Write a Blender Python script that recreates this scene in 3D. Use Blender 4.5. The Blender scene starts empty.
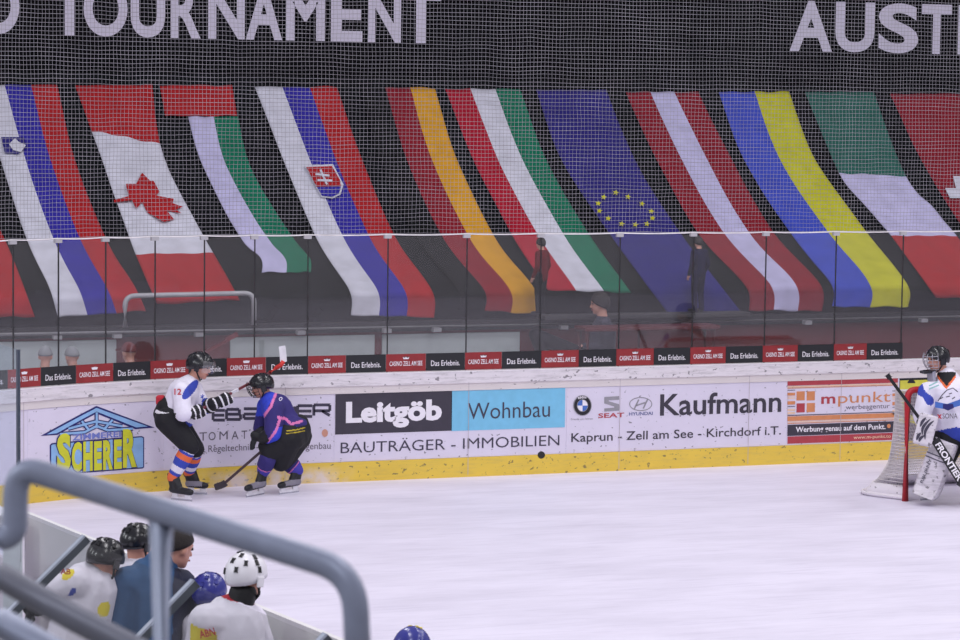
import bpy, bmesh, math, random
from mathutils import Vector, Matrix, noise
random.seed(7)
SC = bpy.context.scene
COL = SC.collection
PI = math.pi
V = Vector

# ---------------------------------------------------------------- camera
FPX, H = 2630.0, 4.2                      # focal length in pixels of a 960 px wide frame, eye height
PSI, RHO = math.atan(2630.0/7000.0), 0.0117
TH = math.atan((320-110)/FPX)
FW = V((math.sin(PSI)*math.cos(TH), math.cos(PSI)*math.cos(TH), -math.sin(TH)))
R0 = V((math.cos(PSI), -math.sin(PSI), 0)); U0 = R0.cross(FW)
RT = R0*math.cos(RHO) + U0*math.sin(RHO); UP = U0*math.cos(RHO) - R0*math.sin(RHO)
EYE = V((0, 0, H))
cam = bpy.data.cameras.new('camera'); co = bpy.data.objects.new('camera', cam); COL.objects.link(co)
M = Matrix((RT, UP, -FW)).transposed().to_4x4(); M.translation = EYE
co.matrix_world = M
cam.sensor_width = 36; cam.lens = 36*FPX/960; cam.clip_start = 0.3; cam.clip_end = 200
cam.dof.use_dof = True; cam.dof.focus_distance = 27.5; cam.dof.aperture_fstop = 7.5
SC.camera = co

# ---------------------------------------------------------------- world, lamps, exposure
w = bpy.data.worlds.new('hall_air'); SC.world = w; w.use_nodes = True
w.node_tree.nodes['Background'].inputs[0].default_value = (0.93, 0.90, 1.0, 1)
w.node_tree.nodes['Background'].inputs[1].default_value = 0.30
def area(x, y, z, sx, sy, power, col=(0.985, 0.965, 1.0), target=None):
    l = bpy.data.lights.new('hall_or_fill_lamp', 'AREA'); l.shape = 'RECTANGLE'; l.size = sx; l.size_y = sy
    l.energy = power; l.color = col
    o = bpy.data.objects.new('hall_or_fill_lamp', l); COL.objects.link(o); o.location = (x, y, z)
    d = (V(target)-V((x, y, z))) if target else V((0, 0, -1))
    o.rotation_euler = d.to_track_quat('-Z', 'Y').to_euler()
for x in (5, 13, 21):
    for y in (6, 13, 20, 26):
        area(x, y, 10.5, 1.2, 4.0, 190)
area(-1, 1.5, 7.5, 1.0, 2.0, 70, (0.90, 0.94, 1.0), (0, 5, 3.4))  # unseen fill lamp added to brighten the near handrail
for x, y in ((-5, 8), (-6, 14), (-5, 20)):  # unseen fill lamps added to brighten the bench boards and bench players
    area(x, y, 6.5, 1.2, 3.0, 150, (0.92, 0.95, 1.0), (2, y+2, 1.0))
vs = SC.view_settings
SC.display_settings.display_device = 'sRGB'
vs.view_transform = 'Standard'; vs.look = 'None'; vs.gamma = 1; vs.use_curve_mapping = False
vs.exposure = 0.25

# ---------------------------------------------------------------- pixel <-> place helpers (measured layout)
def ray(u, v): return FW*FPX + RT*(u-480) - UP*(v-320)
def at_z(u, v, z):
    d = ray(u, v); return EYE + d*((z-H)/d.z)
def at_y(u, v, y):
    d = ray(u, v); return EYE + d*(y/d.y)
def at_d(u, v, D): return EYE + ray(u, v)*(D/FPX)
def depth(p): return (p-EYE).dot(FW)
G = lambda u, v: at_z(u, v, 0)

# ---------------------------------------------------------------- materials
def lin(c):
    return tuple(((x/255)/12.92 if x/255 <= 0.04045 else ((x/255+0.055)/1.055)**2.4) for x in c)
MATS = {}
def mat(name, rgb, rough=0.6, metal=0.0, var=0.08, scale=9.0, spec=0.4, bump=0.0, emit=0):
    if name in MATS: return MATS[name]
    m = bpy.data.materials.new(name); m.use_nodes = True; nt = m.node_tree; N = nt.nodes
    b = N['Principled BSDF']; c = lin(rgb)
    b.inputs['Roughness'].default_value = rough; b.inputs['Metallic'].default_value = metal
    b.inputs['Specular IOR Level'].default_value = spec
    tc = N.new('ShaderNodeTexCoord'); nz = N.new('ShaderNodeTexNoise'); nz.inputs['Scale'].default_value = scale
    nz.inputs['Detail'].default_value = 3
    nt.links.new(tc.outputs['Object'], nz.inputs['Vector'])
    rp = N.new('ShaderNodeValToRGB'); rp.color_ramp.elements[0].position = 0.3; rp.color_ramp.elements[1].position = 0.7
    rp.color_ramp.elements[0].color = tuple(x*(1-var) for x in c)+(1,)
    rp.color_ramp.elements[1].color = tuple(min(1, x*(1+var)) for x in c)+(1,)
    nt.links.new(nz.outputs['Fac'], rp.inputs['Fac']); nt.links.new(rp.outputs['Color'], b.inputs['Base Color'])
    if bump:
        bp = N.new('ShaderNodeBump'); bp.inputs['Strength'].default_value = bump; bp.inputs['Distance'].default_value = 0.01
        nt.links.new(nz.outputs['Fac'], bp.inputs['Height']); nt.links.new(bp.outputs['Normal'], b.inputs['Normal'])
    MATS[name] = m; return m

def board_mat(name, rgb, speck=0.62, dirt=0.0, sc=17.0):
    """painted hdpe: puck marks as small dark specks, and scuffs"""
    m = mat(name, rgb, 0.45, var=0.03, scale=3); nt = m.node_tree; N = nt.nodes
    b = N['Principled BSDF']; rp = [n for n in N if n.type == 'VALTORGB'][0]
    tc = [n for n in N if n.type == 'TEX_COORD'][0]
    mp = N.new('ShaderNodeMapping'); mp.inputs['Scale'].default_value = (1, 1, 1.3)
    nt.links.new(tc.outputs['Object'], mp.inputs['Vector'])
    n1 = N.new('ShaderNodeTexNoise'); n1.inputs['Scale'].default_value = sc; n1.inputs['Detail'].default_value = 2; n1.inputs['Roughness'].default_value = 0.6
    nt.links.new(mp.outputs['Vector'], n1.inputs['Vector'])
    r1 = N.new('ShaderNodeValToRGB'); r1.color_ramp.elements[0].position = speck; r1.color_ramp.elements[1].position = speck+0.06
    nt.links.new(n1.outputs['Fac'], r1.inputs['Fac'])
    mx = N.new('ShaderNodeMixRGB'); mx.inputs['Color2'].default_value = lin((70, 66, 74))+(1,)
    mu = N.new('ShaderNodeMath'); mu.operation = 'MULTIPLY'; mu.inputs[1].default_value = 0.7
    nt.links.new(r1.outputs['Color'], mu.inputs[0]); nt.links.new(mu.outputs[0], mx.inputs['Fac'])
    nt.links.new(rp.outputs['Color'], mx.inputs['Color1'])
    last = mx
    if dirt:
        n2 = N.new('ShaderNodeTexNoise'); n2.inputs['Scale'].default_value = 5; n2.inputs['Detail'].default_value = 6; n2.inputs['Roughness'].default_value = 0.75
        mp2 = N.new('ShaderNodeMapping'); mp2.inputs['Scale'].default_value = (0.6, 0.6, 5)
        nt.links.new(tc.outputs['Object'], mp2.inputs['Vector']); nt.links.new(mp2.outputs['Vector'], n2.inputs['Vector'])
        r2 = N.new('ShaderNodeValToRGB'); r2.color_ramp.elements[0].position = 0.48; r2.color_ramp.elements[1].position = 0.72
        nt.links.new(n2.outputs['Fac'], r2.inputs['Fac'])
        m2 = N.new('ShaderNodeMath'); m2.operation = 'MULTIPLY'; m2.inputs[1].default_value = dirt
        nt.links.new(r2.outputs['Color'], m2.inputs[0])
        mx2 = N.new('ShaderNodeMixRGB'); mx2.inputs['Color2'].default_value = lin((120, 116, 120))+(1,)
        nt.links.new(m2.outputs[0], mx2.inputs['Fac']); nt.links.new(mx.outputs['Color'], mx2.inputs['Color1']); last = mx2
    nt.links.new(last.outputs['Color'], b.inputs['Base Color'])
    return m

def glass_mat(name, haze=0.05, gloss=0.07, tint=(1, 1, 1)):
    m = bpy.data.materials.new(name); m.use_nodes = True; nt = m.node_tree; N = nt.nodes
    N.remove(N['Principled BSDF']); out = N['Material Output']
    tr = N.new('ShaderNodeBsdfTransparent'); tr.inputs[0].default_value = tint+(1,)
    df = N.new('ShaderNodeBsdfDiffuse'); df.inputs[0].default_value = (0.62, 0.6, 0.66, 1)
    gl = N.new('ShaderNodeBsdfGlossy'); gl.inputs['Roughness'].default_value = 0.03
    tc = N.new('ShaderNodeTexCoord'); nz = N.new('ShaderNodeTexNoise'); nz.inputs['Scale'].default_value = 1.6
    nt.links.new(tc.outputs['Object'], nz.inputs['Vector'])
    mr = N.new('ShaderNodeMapRange'); mr.inputs['From Min'].default_value = 0.3; mr.inputs['From Max'].default_value = 0.7
    mr.inputs['To Min'].default_value = haze*0.8; mr.inputs['To Max'].default_value = haze*1.2
    nt.links.new(nz.outputs['Fac'], mr.inputs['Value'])
    m1 = N.new('ShaderNodeMixShader'); nt.links.new(mr.outputs[0], m1.inputs[0])
    nt.links.new(tr.outputs[0], m1.inputs[1]); nt.links.new(df.outputs[0], m1.inputs[2])
    m2 = N.new('ShaderNodeMixShader'); m2.inputs[0].default_value = gloss
    nt.links.new(m1.outputs[0], m2.inputs[1]); nt.links.new(gl.outputs[0], m2.inputs[2])
    nt.links.new(m2.outputs[0], out.inputs['Surface'])
    return m

# ---------------------------------------------------------------- object helpers
LOC = {}
def tag(o, label=None, cat=None, group=None, kind=None):
    if label: o['label'] = label
    if cat: o['category'] = cat
    if group: o['group'] = group
    if kind: o['kind'] = kind
    return o
def thing(name, label, cat, loc, group=None):
    o = bpy.data.objects.new(name, None); COL.objects.link(o); o.location = loc; o.empty_display_size = 0.1
    LOC[o] = V(loc); return tag(o, label, cat, group)
def link_mesh(name, me, mats, parent=None, smooth=False, loc=None):
    for m in (mats if isinstance(mats, (list, tuple)) else [mats]): me.materials.append(m)
    base = LOC[parent] if parent is not None else V(loc or (0, 0, 0))
    if base.length > 0: me.transform(Matrix.Translation(-base))
    if smooth: me.polygons.foreach_set('use_smooth', [True]*len(me.polygons))
    o = bpy.data.objects.new(name, me); COL.objects.link(o)
    if parent is not None: o.parent = parent
    else: o.location = base
    LOC[o] = base; me.update(); return o
def from_bm(name, bm, mats, parent=None, smooth=False, loc=None):
    me = bpy.data.meshes.new(name); bmesh.ops.recalc_face_normals(bm, faces=bm.faces); bm.to_mesh(me); bm.free()
    return link_mesh(name, me, mats, parent, smooth, loc)
def add_box(bm, c, size, ax=None, bevel=0.0, mi=0):
    """c centre, size (x,y,z), ax = three axis vectors"""
    ax = ax or (V((1, 0, 0)), V((0, 1, 0)), V((0, 0, 1)))
    g = bmesh.ops.create_cube(bm, size=1)
    for v in g['verts']:
        q = v.co.copy(); v.co = V(c)+ax[0]*q.x*size[0]+ax[1]*q.y*size[1]+ax[2]*q.z*size[2]
    fs = list({f for v in g['verts'] for f in v.link_faces})
    if bevel:
        es = list({e for v in g['verts'] for e in v.link_edges})
        r = bmesh.ops.bevel(bm, geom=es, offset=bevel, segments=2, affect='EDGES', profile=0.5)
        fs = list(set([f for f in fs if f.is_valid]+r['faces']))
    for f in fs:
        if f.is_valid: f.material_index = mi
def frame_of(d, hint=V((0, 0, 1))):
    d = d.normalized(); a = d.cross(hint)
    if a.length < 1e-4: a = d.cross(V((1, 0, 0)))
    a.normalize(); return d, a, a.cross(d)
def add_tube(bm, pts, r, n=8, caps=True, mi=0):
    pts = [V(p) for p in pts]; rs = r if isinstance(r, (list, tuple)) else [r]*len(pts)
    rings = []; prev = None
    for i, p in enumerate(pts):
        d = (pts[min(i+1, len(pts)-1)]-pts[max(i-1, 0)]).normalized()
        if prev is None: _, a, b = frame_of(d)
        else:
            a = (prev-d*prev.dot(d)).normalized(); b = d.cross(a)
        prev = a
        rings.append([bm.verts.new(p+(a*math.cos(2*PI*k/n)+b*math.sin(2*PI*k/n))*rs[i]) for k in range(n)])
    for i in range(len(rings)-1):
        for k in range(n):
            f = bm.faces.new((rings[i][k], rings[i][(k+1) % n], rings[i+1][(k+1) % n], rings[i+1][k])); f.material_index = mi; f.smooth = n > 5
    if caps:
        bm.faces.new(rings[0][::-1]).material_index = mi; bm.faces.new(rings[-1]).material_index = mi
def tube_obj(name, pts, r, m, parent=None, n=8, loc=None):
    bm = bmesh.new(); add_tube(bm, pts, r, n); return from_bm(name, bm, m, parent, loc=loc)
def spline(pts, n=8):
    pts = [V(p) for p in pts]; out = []
    for i in range(len(pts)-1):
        p0, p1, p2, p3 = pts[max(i-1, 0)], pts[i], pts[i+1], pts[min(i+2, len(pts)-1)]
        for k in range(n):
            t = k/n
            out.append(0.5*((2*p1)+(p2-p0)*t+(2*p0-5*p1+4*p2-p3)*t*t+(3*p1-p0-3*p2+p3)*t**3))
    out.append(pts[-1]); return out
def fillet(pts, r, n=6):
    """round the inner corners of a polyline"""
    pts = [V(p) for p in pts]; out = [pts[0]]
    for i in range(1, len(pts)-1):
        a, b, c = pts[i-1], pts[i], pts[i+1]
        rr = min(r, (a-b).length*0.45, (c-b).length*0.45)
        s, e = b+(a-b).normalized()*rr, b+(c-b).normalized()*rr
        for k in range(n+1):
            t = k/n; out.append(s*(1-t)**2+b*2*t*(1-t)+e*t*t)
    out.append(pts[-1]); return out
_ico = bmesh.new(); bmesh.ops.create_icosphere(_ico, subdivisions=2, radius=1); ICO = [v.co.copy() for v in _ico.verts]; _ico.free()
def blob(name, prims, parent, mats, pick=None, vox=0.012, smooth=4, loc=None):
    """one continuous surface over tapered capsules ('c', p0, p1, r0, r1) and ellipsoids ('e', centre, (ax, ay, az))"""
    bm = bmesh.new()
    for p in prims:
        if p[0] == 'c':
            vs_ = [bm.verts.new(V(p[1])+q*p[3]) for q in ICO]+[bm.verts.new(V(p[2])+q*p[4]) for q in ICO]
        else:
            a, b, c = p[2]; vs_ = [bm.verts.new(V(p[1])+a*q.x+b*q.y+c*q.z) for q in ICO]
        r = bmesh.ops.convex_hull(bm, input=vs_)
        bad = [e for e in r['geom_interior']+r['geom_unused'] if isinstance(e, bmesh.types.BMVert)]
        bmesh.ops.delete(bm, geom=list(set(bad)), context='VERTS')
    bmesh.ops.recalc_face_normals(bm, faces=bm.faces)
    me = bpy.data.meshes.new('tmp'); bm.to_mesh(me); bm.free()
    t = bpy.data.objects.new('tmp', me); COL.objects.link(t)
    m = t.modifiers.new('r', 'REMESH'); m.mode = 'VOXEL'; m.voxel_size = vox
    s = t.modifiers.new('s', 'SMOOTH'); s.factor = 0.5; s.iterations = smooth
    dg = bpy.context.evaluated_depsgraph_get()
    out = bpy.data.meshes.new_from_object(t.evaluated_get(dg))
    bpy.data.objects.remove(t); bpy.data.meshes.remove(me)
    out.name = name; out.materials.clear()
    mats = mats if isinstance(mats, (list, tuple)) else [mats]
    if pick:
        out.polygons.foreach_set('material_index', [pick(V(p.center)) for p in out.polygons])
    return link_mesh(name, out, mats, parent, True, loc)
def seg_t(p, a, b):
    """position of p along a-b (0..1) and distance from it"""
    d = b-a; t = max(0, min(1, (p-a).dot(d)/d.length_squared)); return t, (p-a-d*t).length

TXT = {}
def glyphs(s, bold=0.0):
    k = (s, bold)
    if k not in TXT:
        cu = bpy.data.curves.new('t', 'FONT'); cu.body = s; cu.size = 1; cu.offset = bold; cu.resolution_u = 6 if bold in (0.03, 0.012) else 3
        o = bpy.data.objects.new('t', cu); COL.objects.link(o)
        dg = bpy.context.evaluated_depsgraph_get(); dg.update()
        me = bpy.data.meshes.new_from_object(o.evaluated_get(dg)); bpy.data.objects.remove(o)
        TXT[k] = ([v.co.to_2d() for v in me.vertices], [tuple(p.vertices) for p in me.polygons])
        bpy.data.meshes.remove(me)
    return TXT[k]
def letters(name, s, x0, x1, z0, cap, fn, m, parent, bold=0.0, shear=0.0, fit_box=False):
    """text between x0..x1 on baseline z0 with capital height cap; fn(a, b) -> world point"""
    vv, ff = glyphs(s, bold)
    xs = [q.x for q in vv]; a, b = min(xs), max(xs)
    if fit_box: ys = [q.y for q in vv]; y0, hh = min(ys), max(ys)-min(ys)
    else:
        hv = glyphs('H', bold)[0]; y0 = min(q.y for q in hv); hh = max(q.y for q in hv)-y0
    me = bpy.data.meshes.new(name)
    pts = []
    for q in vv:
        zz = (q.y-y0)/hh*cap; pts.append(fn(x0+(q.x-a)/(b-a)*(x1-x0)+zz*shear, z0+zz))
    me.from_pydata(pts, [], ff)
    return link_mesh(name, me, m, parent)
def flat(name, polys, fn, m, parent):
    """flat shapes from lists of (a, b)"""
    bm = bmesh.new()
    for P in polys:
        f = bm.faces.new([bm.verts.new((q[0], q[1], 0)) for q in P])
    bmesh.ops.triangulate(bm, faces=bm.faces)
    xs = [v.co.x for v in bm.verts]; x = math.floor(min(xs)/0.12)*0.12+0.12
    while x < max(xs) and x < 0.2:                      # follow the curve of the boards
        bmesh.ops.bisect_plane(bm, geom=bm.verts[:]+bm.edges[:]+bm.faces[:], plane_co=(x, 0, 0), plane_no=(1, 0, 0), dist=1e-5); x += 0.12
    for v in bm.verts: v.co = fn(v.co.x, v.co.y)
    return from_bm(name, bm, m, parent)

# ---------------------------------------------------------------- board path (straight end boards and the rounded left corner)
YB, XA, RA, THM = 28.09, 8.2, 7.2, math.radians(40)
PE = V((XA-RA*math.sin(THM), YB-RA*(1-math.cos(THM)), 0))
PDIR = (V((3.45, 18.8, 0))-PE).normalized()
def path(s):
    """point and ice-side normal of the board face at arc length s"""
    if s >= 0: return V((XA+s, YB, 0)), V((0, -1, 0))
    t = -s/RA
    if t <= THM: return V((XA-RA*math.sin(t), YB-RA*(1-math.cos(t)), 0)), V((math.sin(t), -math.cos(t), 0))
    d = -s-RA*THM
    return PE+PDIR*d, V((-PDIR.y, PDIR.x, 0))
def bw(s, z, t=0.0):
    p, n = path(s); q = p+n*t; return V((q.x, q.y, z))
def S(u, v):
    """(s, z) on the board face under a pixel of the layout"""
    d = ray(u, v)
    lo, hi = -6.0, 13.0
    f = lambda s: d.x*path(s)[0].y-d.y*path(s)[0].x
    for _ in range(50):
        mid = (lo+hi)/2
        if f(mid) > 0: lo = mid
        else: hi = mid
    p = path(lo)[0]; k = (p.x*d.x+p.y*d.y)/(d.x*d.x+d.y*d.y)
    return lo, H+d.z*k
def strip(bm, s0, s1, z0, z1, t0, t1, mi=0, step=0.25):
    """box-section rail following the board path"""
    n = max(1, int(math.ceil((s1-s0)/step))); rows = []
    for i in range(n+1):
        s = s0+(s1-s0)*i/n
        rows.append([bm.verts.new(bw(s, z, t)) for z, t in ((z0, t0), (z1, t0), (z1, t1), (z0, t1))])
    for i in range(n):
        for k in range(4):
            f = bm.faces.new((rows[i][k], rows[i][(k+1) % 4], rows[i+1][(k+1) % 4], rows[i+1][k])); f.material_index = mi
    bm.faces.new(rows[0]).material_index = mi; bm.faces.new(rows[-1][::-1]).material_index = mi
def strip_obj(name, m, parent, *a, loc=None):
    bm = bmesh.new(); strip(bm, *a); return from_bm(name, bm, m, parent, loc=loc)

# ================================================================ SETTING
# ---- ice
def ice_mat():
    m = bpy.data.materials.new('ice'); m.use_nodes = True; nt = m.node_tree; N = nt.nodes; b = N['Principled BSDF']
    tc = N.new('ShaderNodeTexCoord'); mp = N.new('ShaderNodeMapping'); mp.inputs['Scale'].default_value = (0.5, 1.6, 1); mp.inputs['Rotation'].default_value = (0, 0, 0.45)
    nt.links.new(tc.outputs['Object'], mp.inputs['Vector'])
    a = N.new('ShaderNodeTexNoise'); a.inputs['Scale'].default_value = 1.3; a.inputs['Detail'].default_value = 7; a.inputs['Roughness'].default_value = 0.65
    nt.links.new(mp.outputs['Vector'], a.inputs['Vector'])
    mp2 = N.new('ShaderNodeMapping'); mp2.inputs['Scale'].default_value = (0.9, 9, 1); mp2.inputs['Rotation'].default_value = (0, 0, -0.25)
    nt.links.new(tc.outputs['Object'], mp2.inputs['Vector'])
    c = N.new('ShaderNodeTexNoise'); c.inputs['Scale'].default_value = 1.7; c.inputs['Detail'].default_value = 4; c.inputs['Distortion'].default_value = 0.6
    nt.links.new(mp2.outputs['Vector'], c.inputs['Vector'])
    r1 = N.new('ShaderNodeValToRGB'); r1.color_ramp.elements[0].position = 0.33; r1.color_ramp.elements[1].position = 0.62
    r1.color_ramp.elements[0].color = lin((214, 209, 226))+(1,); r1.color_ramp.elements[1].color = lin((229, 224, 241))+(1,)
    nt.links.new(a.outputs['Fac'], r1.inputs['Fac'])
    r2 = N.new('ShaderNodeValToRGB'); r2.color_ramp.elements[0].position = 0.30; r2.color_ramp.elements[1].position = 0.46
    r2.color_ramp.elements[0].color = (0.92, 0.915, 0.93, 1); r2.color_ramp.elements[1].color = (1, 1, 1, 1)
    nt.links.new(c.outputs['Fac'], r2.inputs['Fac'])
    mx = N.new('ShaderNodeMixRGB'); mx.blend_type = 'MULTIPLY'; mx.inputs['Fac'].default_value = 1
    nt.links.new(r1.outputs['Color'], mx.inputs['Color1']); nt.links.new(r2.outputs['Color'], mx.inputs['Color2'])
    nt.links.new(mx.outputs['Color'], b.inputs['Base Color'])
    b.inputs['Roughness'].default_value = 0.5; b.inputs['Specular IOR Level'].default_value = 0.25
    return m
bm = bmesh.new(); add_box(bm, (14, 16, -0.1), (36, 30, 0.2))
tag(from_bm('floor', bm, ice_mat()), kind='structure')

# ---- tribune behind the end boards: sloping dark cover, wall above it, wine-red front wall below
PROF = [(29.69, 1.66), (29.69, 2.00), (30.20, 2.20), (30.96, 2.57), (31.7, 3.02), (32.45, 3.52), (33.1, 4.03), (33.60, 4.48), (33.72, 4.62)]
PR = [V((0, y, z)) for y, z in PROF]
PRS = [PR[0]]+spline(PR[1:], 6)
def on_prof(u, v, off=0.0):
    """point on the sloping cover (lifted by off) under a layout pixel"""
    d = ray(u, v); best = None
    pts = []
    for i, p in enumerate(PRS):
        a = PRS[max(i-1, 0)]; b = PRS[min(i+1, len(PRS)-1)]
        t = (b-a).normalized(); n = V((0, -t.z, t.y))
        pts.append(p+n*off)
    g = lambda p: d.y*(p.z-H)-d.z*p.y
    for i in range(len(pts)-1):
        ga, gb = g(pts[i]), g(pts[i+1])
        if ga*gb <= 0 and ga != gb:
            q = pts[i].lerp(pts[i+1], ga/(ga-gb)); k = q.y/d.y
            return V((d.x*k, q.y, q.z))
    q = pts[0] if abs(g(pts[0])) < abs(g(pts[-1])) else pts[-1]
    k = q.y/d.y; return V((d.x*k, q.y, H+d.z*k))
M_tarp = mat('black_cover_cloth', (22, 23, 26), 0.95, var=0.25, scale=2.2, bump=0.3, spec=0.03)
M_wallblk = mat('black_wall_cloth', (16, 16, 19), 0.95, var=0.15, scale=1.5, spec=0.03)
bm = bmesh.new()
XL, XR = 2.0, 26.0
NX = 60; rows = []
for p in PRS:
    rows.append([bm.verts.new((XL+(XR-XL)*i/NX, p.y+0.008*noise.noise(V((i*0.5, p.z*2, 0))), p.z+0.008*noise.noise(V((i*0.4, p.y*2, 5))))) for i in range(NX+1)])
for a, b in zip(rows, rows[1:]):
    for i in range(NX): bm.faces.new((a[i], a[i+1], b[i+1], b[i]))
o = tag(from_bm('tribune_cover', bm, M_tarp, smooth=True), 'black cloth cover spread over the sloping tribune under the flags', 'cover')
md = o.modifiers.new('thick', 'SOLIDIFY'); md.thickness = 0.012; md.offset = 1
bm = bmesh.new(); add_box(bm, ((XL+XR)/2, 34.05, 4.5), (XR-XL, 0.3, 9.0))
tag(from_bm('wall_back', bm, M_wallblk), kind='structure')
M_wine = mat('wine_red_paint', (106, 34, 38), 0.75, var=0.12, scale=1.2)
M_dark = mat('dark_grey_ledge', (30, 30, 34), 0.7)
bm = bmesh.new(); add_box(bm, ((XL+XR)/2, 29.72, 0.78), (XR-XL, 0.16, 1.56))
tag(from_bm('wall_front', bm, M_wine), kind='structure')
bm = bmesh.new(); add_box(bm, ((XL+XR)/2, 29.66, 1.62), (XR-XL, 0.22, 0.12))
tag(from_bm('trim_1', bm, M_dark), kind='structure')
bm = bmesh.new(); add_box(bm, ((XL+XR)/2, 28.95, -0.02), (XR-XL, 1.5, 0.05))
tag(from_bm('floor_2', bm, mat('rubber_floor', (60, 58, 60), 0.8)), kind='structure')
# spectators' stand under the camera, out of the frame
bm = bmesh.new(); add_box(bm, (1.0, 1.5, 1.3), (12, 9, 2.6))
tag(from_bm('floor_3', bm, mat('concrete', (140, 138, 136), 0.85, var=0.2, scale=4)), kind='structure')

# ---- dasher boards
M_white = board_mat('board_white', (220, 214, 232), 0.655)
M_cap = board_mat('board_cap', (226, 220, 226), 0.64, dirt=0.5, sc=14)
M_cream = board_mat('board_cream', (222, 214, 214), 0.68)
M_yel = board_mat('kick_yellow', (228, 196, 78), 0.63, dirt=0.2)
def scuff(m):
    nt = m.node_tree; N = nt.nodes; b = N['Principled BSDF']; src = b.inputs['Base Color'].links[0].from_socket
    tc = [n for n in N if n.type == 'TEX_COORD'][0]; sp = N.new('ShaderNodeSeparateXYZ'); nt.links.new(tc.outputs['Object'], sp.inputs[0])
    def rng(sock, a, b_, c, d):
        n = N.new('ShaderNodeMapRange'); nt.links.new(sock, n.inputs['Value'])
        for k, v in zip(('From Min', 'From Max', 'To Min', 'To Max'), (a, b_, c, d)): n.inputs[k].default_value = v
        return n.outputs[0]
    def mul(a, b_):
        n = N.new('ShaderNodeMath'); n.operation = 'MULTIPLY'; nt.links.new(a, n.inputs[0]); nt.links.new(b_, n.inputs[1]); return n.outputs[0]
    nz = N.new('ShaderNodeTexNoise'); nz.inputs['Scale'].default_value = 5; nz.inputs['Detail'].default_value = 5; nt.links.new(tc.outputs['Object'], nz.inputs['Vector'])
    f = mul(mul(rng(sp.outputs['X'], -5.4, -4.6, 0, 1), rng(sp.outputs['X'], -3.5, -3.1, 1, 0)), mul(rng(sp.outputs['Z'], 0.2, 0.1, 0, 1), rng(nz.outputs['Fac'], 0.35, 0.6, 0, 0.75)))
    mx = N.new('ShaderNodeMixRGB'); mx.inputs['Color2'].default_value = lin((224, 214, 222))+(1,)
    nt.links.new(f, mx.inputs['Fac']); nt.links.new(src, mx.inputs['Color1']); nt.links.new(mx.outputs['Color'], b.inputs['Base Color'])
scuff(M_yel)
SL, SR = -12.5, 12.5
root = thing('dasher_boards', 'white dasher boards with yellow kick strip along the end of the rink', 'rink boards', bw(4, 0))
strip_obj('board_panel', M_white, root, SL, SR, 0.225, 1.0, -0.06, 0.0)
strip_obj('kick_strip', M_yel, root, SL, SR, 0.0, 0.225, -0.06, 0.012)
strip_obj('cream_rail', M_cream, root, SL, SR, 1.0, 1.085, -0.06, 0.012)
strip_obj('cap_rail', M_cap, root, SL, SR, 1.085, 1.215, -0.10, 0.03)
M_lip = mat('cap_lip_white', (238, 234, 240), 0.4, var=0.03)
strip_obj('cap_lip', M_lip, root, SL, SR, 1.2155, 1.225, -0.10, 0.035)
M_seam = mat('seam_dark', (186, 178, 184), 0.8)
for u in (23, 285, 468, 619, 748, 840):
    s, _ = S(u, 430); strip_obj('panel_seam', M_seam, root, s-0.003, s+0.003, 0.02, 1.08, 0.0125, 0.0135)

# ================================================================ ADVERTS ON THE BOARDS
T0, T1, T2, T3 = 0.004, 0.007, 0.010, 0.013
K_navy = mat('print_navy', (38, 36, 108), 0.5); K_lblue = mat('print_light_blue', (140, 182, 226), 0.5)
K_lime = mat('print_lime', (206, 208, 52), 0.5); K_white = mat('print_white', (236, 232, 240), 0.5, var=0.03)
K_char = mat('print_charcoal', (62, 58, 70), 0.5); K_sky = mat('print_sky', (122, 192, 226), 0.5, var=0.05)
K_dk = mat('print_dark_grey', (66, 62, 80), 0.5); K_red = mat('print_red', (176, 66, 76), 0.5); K_or = mat('print_orange', (210, 138, 94), 0.5)
K_pale = mat('print_pale_orange', (232, 198, 170), 0.5); K_silver = mat('print_silver', (150, 148, 156), 0.4); K_blue = mat('print_blue', (70, 110, 190), 0.5)
K_blk = mat('print_black', (34, 33, 40), 0.5); K_yg = mat('print_yellow_green', (212, 206, 78), 0.5); K_mid = mat('print_mid_grey', (104, 98, 112), 0.5)
def F(t): return lambda a, b: bw(a, b, t)
def ad(label, u0, u1, mats=None, z0=0.23, z1=0.995):
    s0, s1 = S(u0, 430)[0], S(u1, 430)[0]
    r = thing('advertising_sign', label, 'advert', bw((s0+s1)/2, z0, 0.0))
    bm = bmesh.new(); strip(bm, s0+0.004, s1-0.004, z0, z1, 0.0005, T0)
    from_bm('panel', bm, mats or M_white, r); return r
def rect(name, u0, v0, u1, v1, t, m, par, zfrom=None):
    """rectangle: left-top pixel, right-bottom pixel (heights read at the left edge)"""
    s0, za = S(u0, v0); s1, _ = S(u1, v1); _, zb = S(u0, v1)
    bm = bmesh.new(); strip(bm, s0, s1, zb, za, t-0.0025, t, 0, 0.15)
    return from_bm(name, bm, m, par)
def word(name, s, u0, v, u1, vcap, t, m, par, bold=0.0, shear=0.0):
    """text: left pixel u0 with baseline v and capital top vcap there, right pixel u1"""
    s0, z0 = S(u0, v); _, z1 = S(u0, vcap); s1, _ = S(u1, v)
    return letters(name, s, s0, s1, z0, z1-z0, F(t), m, par, bold, shear)
def pix(name, polys, t, m, par):
    return flat(name, [[S(*q) for q in P] for P in polys], F(t), m, par)
def ell(cu, cv, ru, rv, n=24, a0=0, a1=360):
    return [(cu+ru*math.cos(math.radians(a0+(a1-a0)*k/n)), cv-rv*math.sin(math.radians(a0+(a1-a0)*k/n))) for k in range(n+(a1-a0 != 360))]
def ring(cu, cv, ru, rv, wd, n=24):
    o_, i_ = ell(cu, cv, ru, rv, n), ell(cu, cv, ru-wd, rv-wd, n)
    return [[o_[k], o_[(k+1) % n], i_[(k+1) % n], i_[k]] for k in range(n)]
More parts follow.
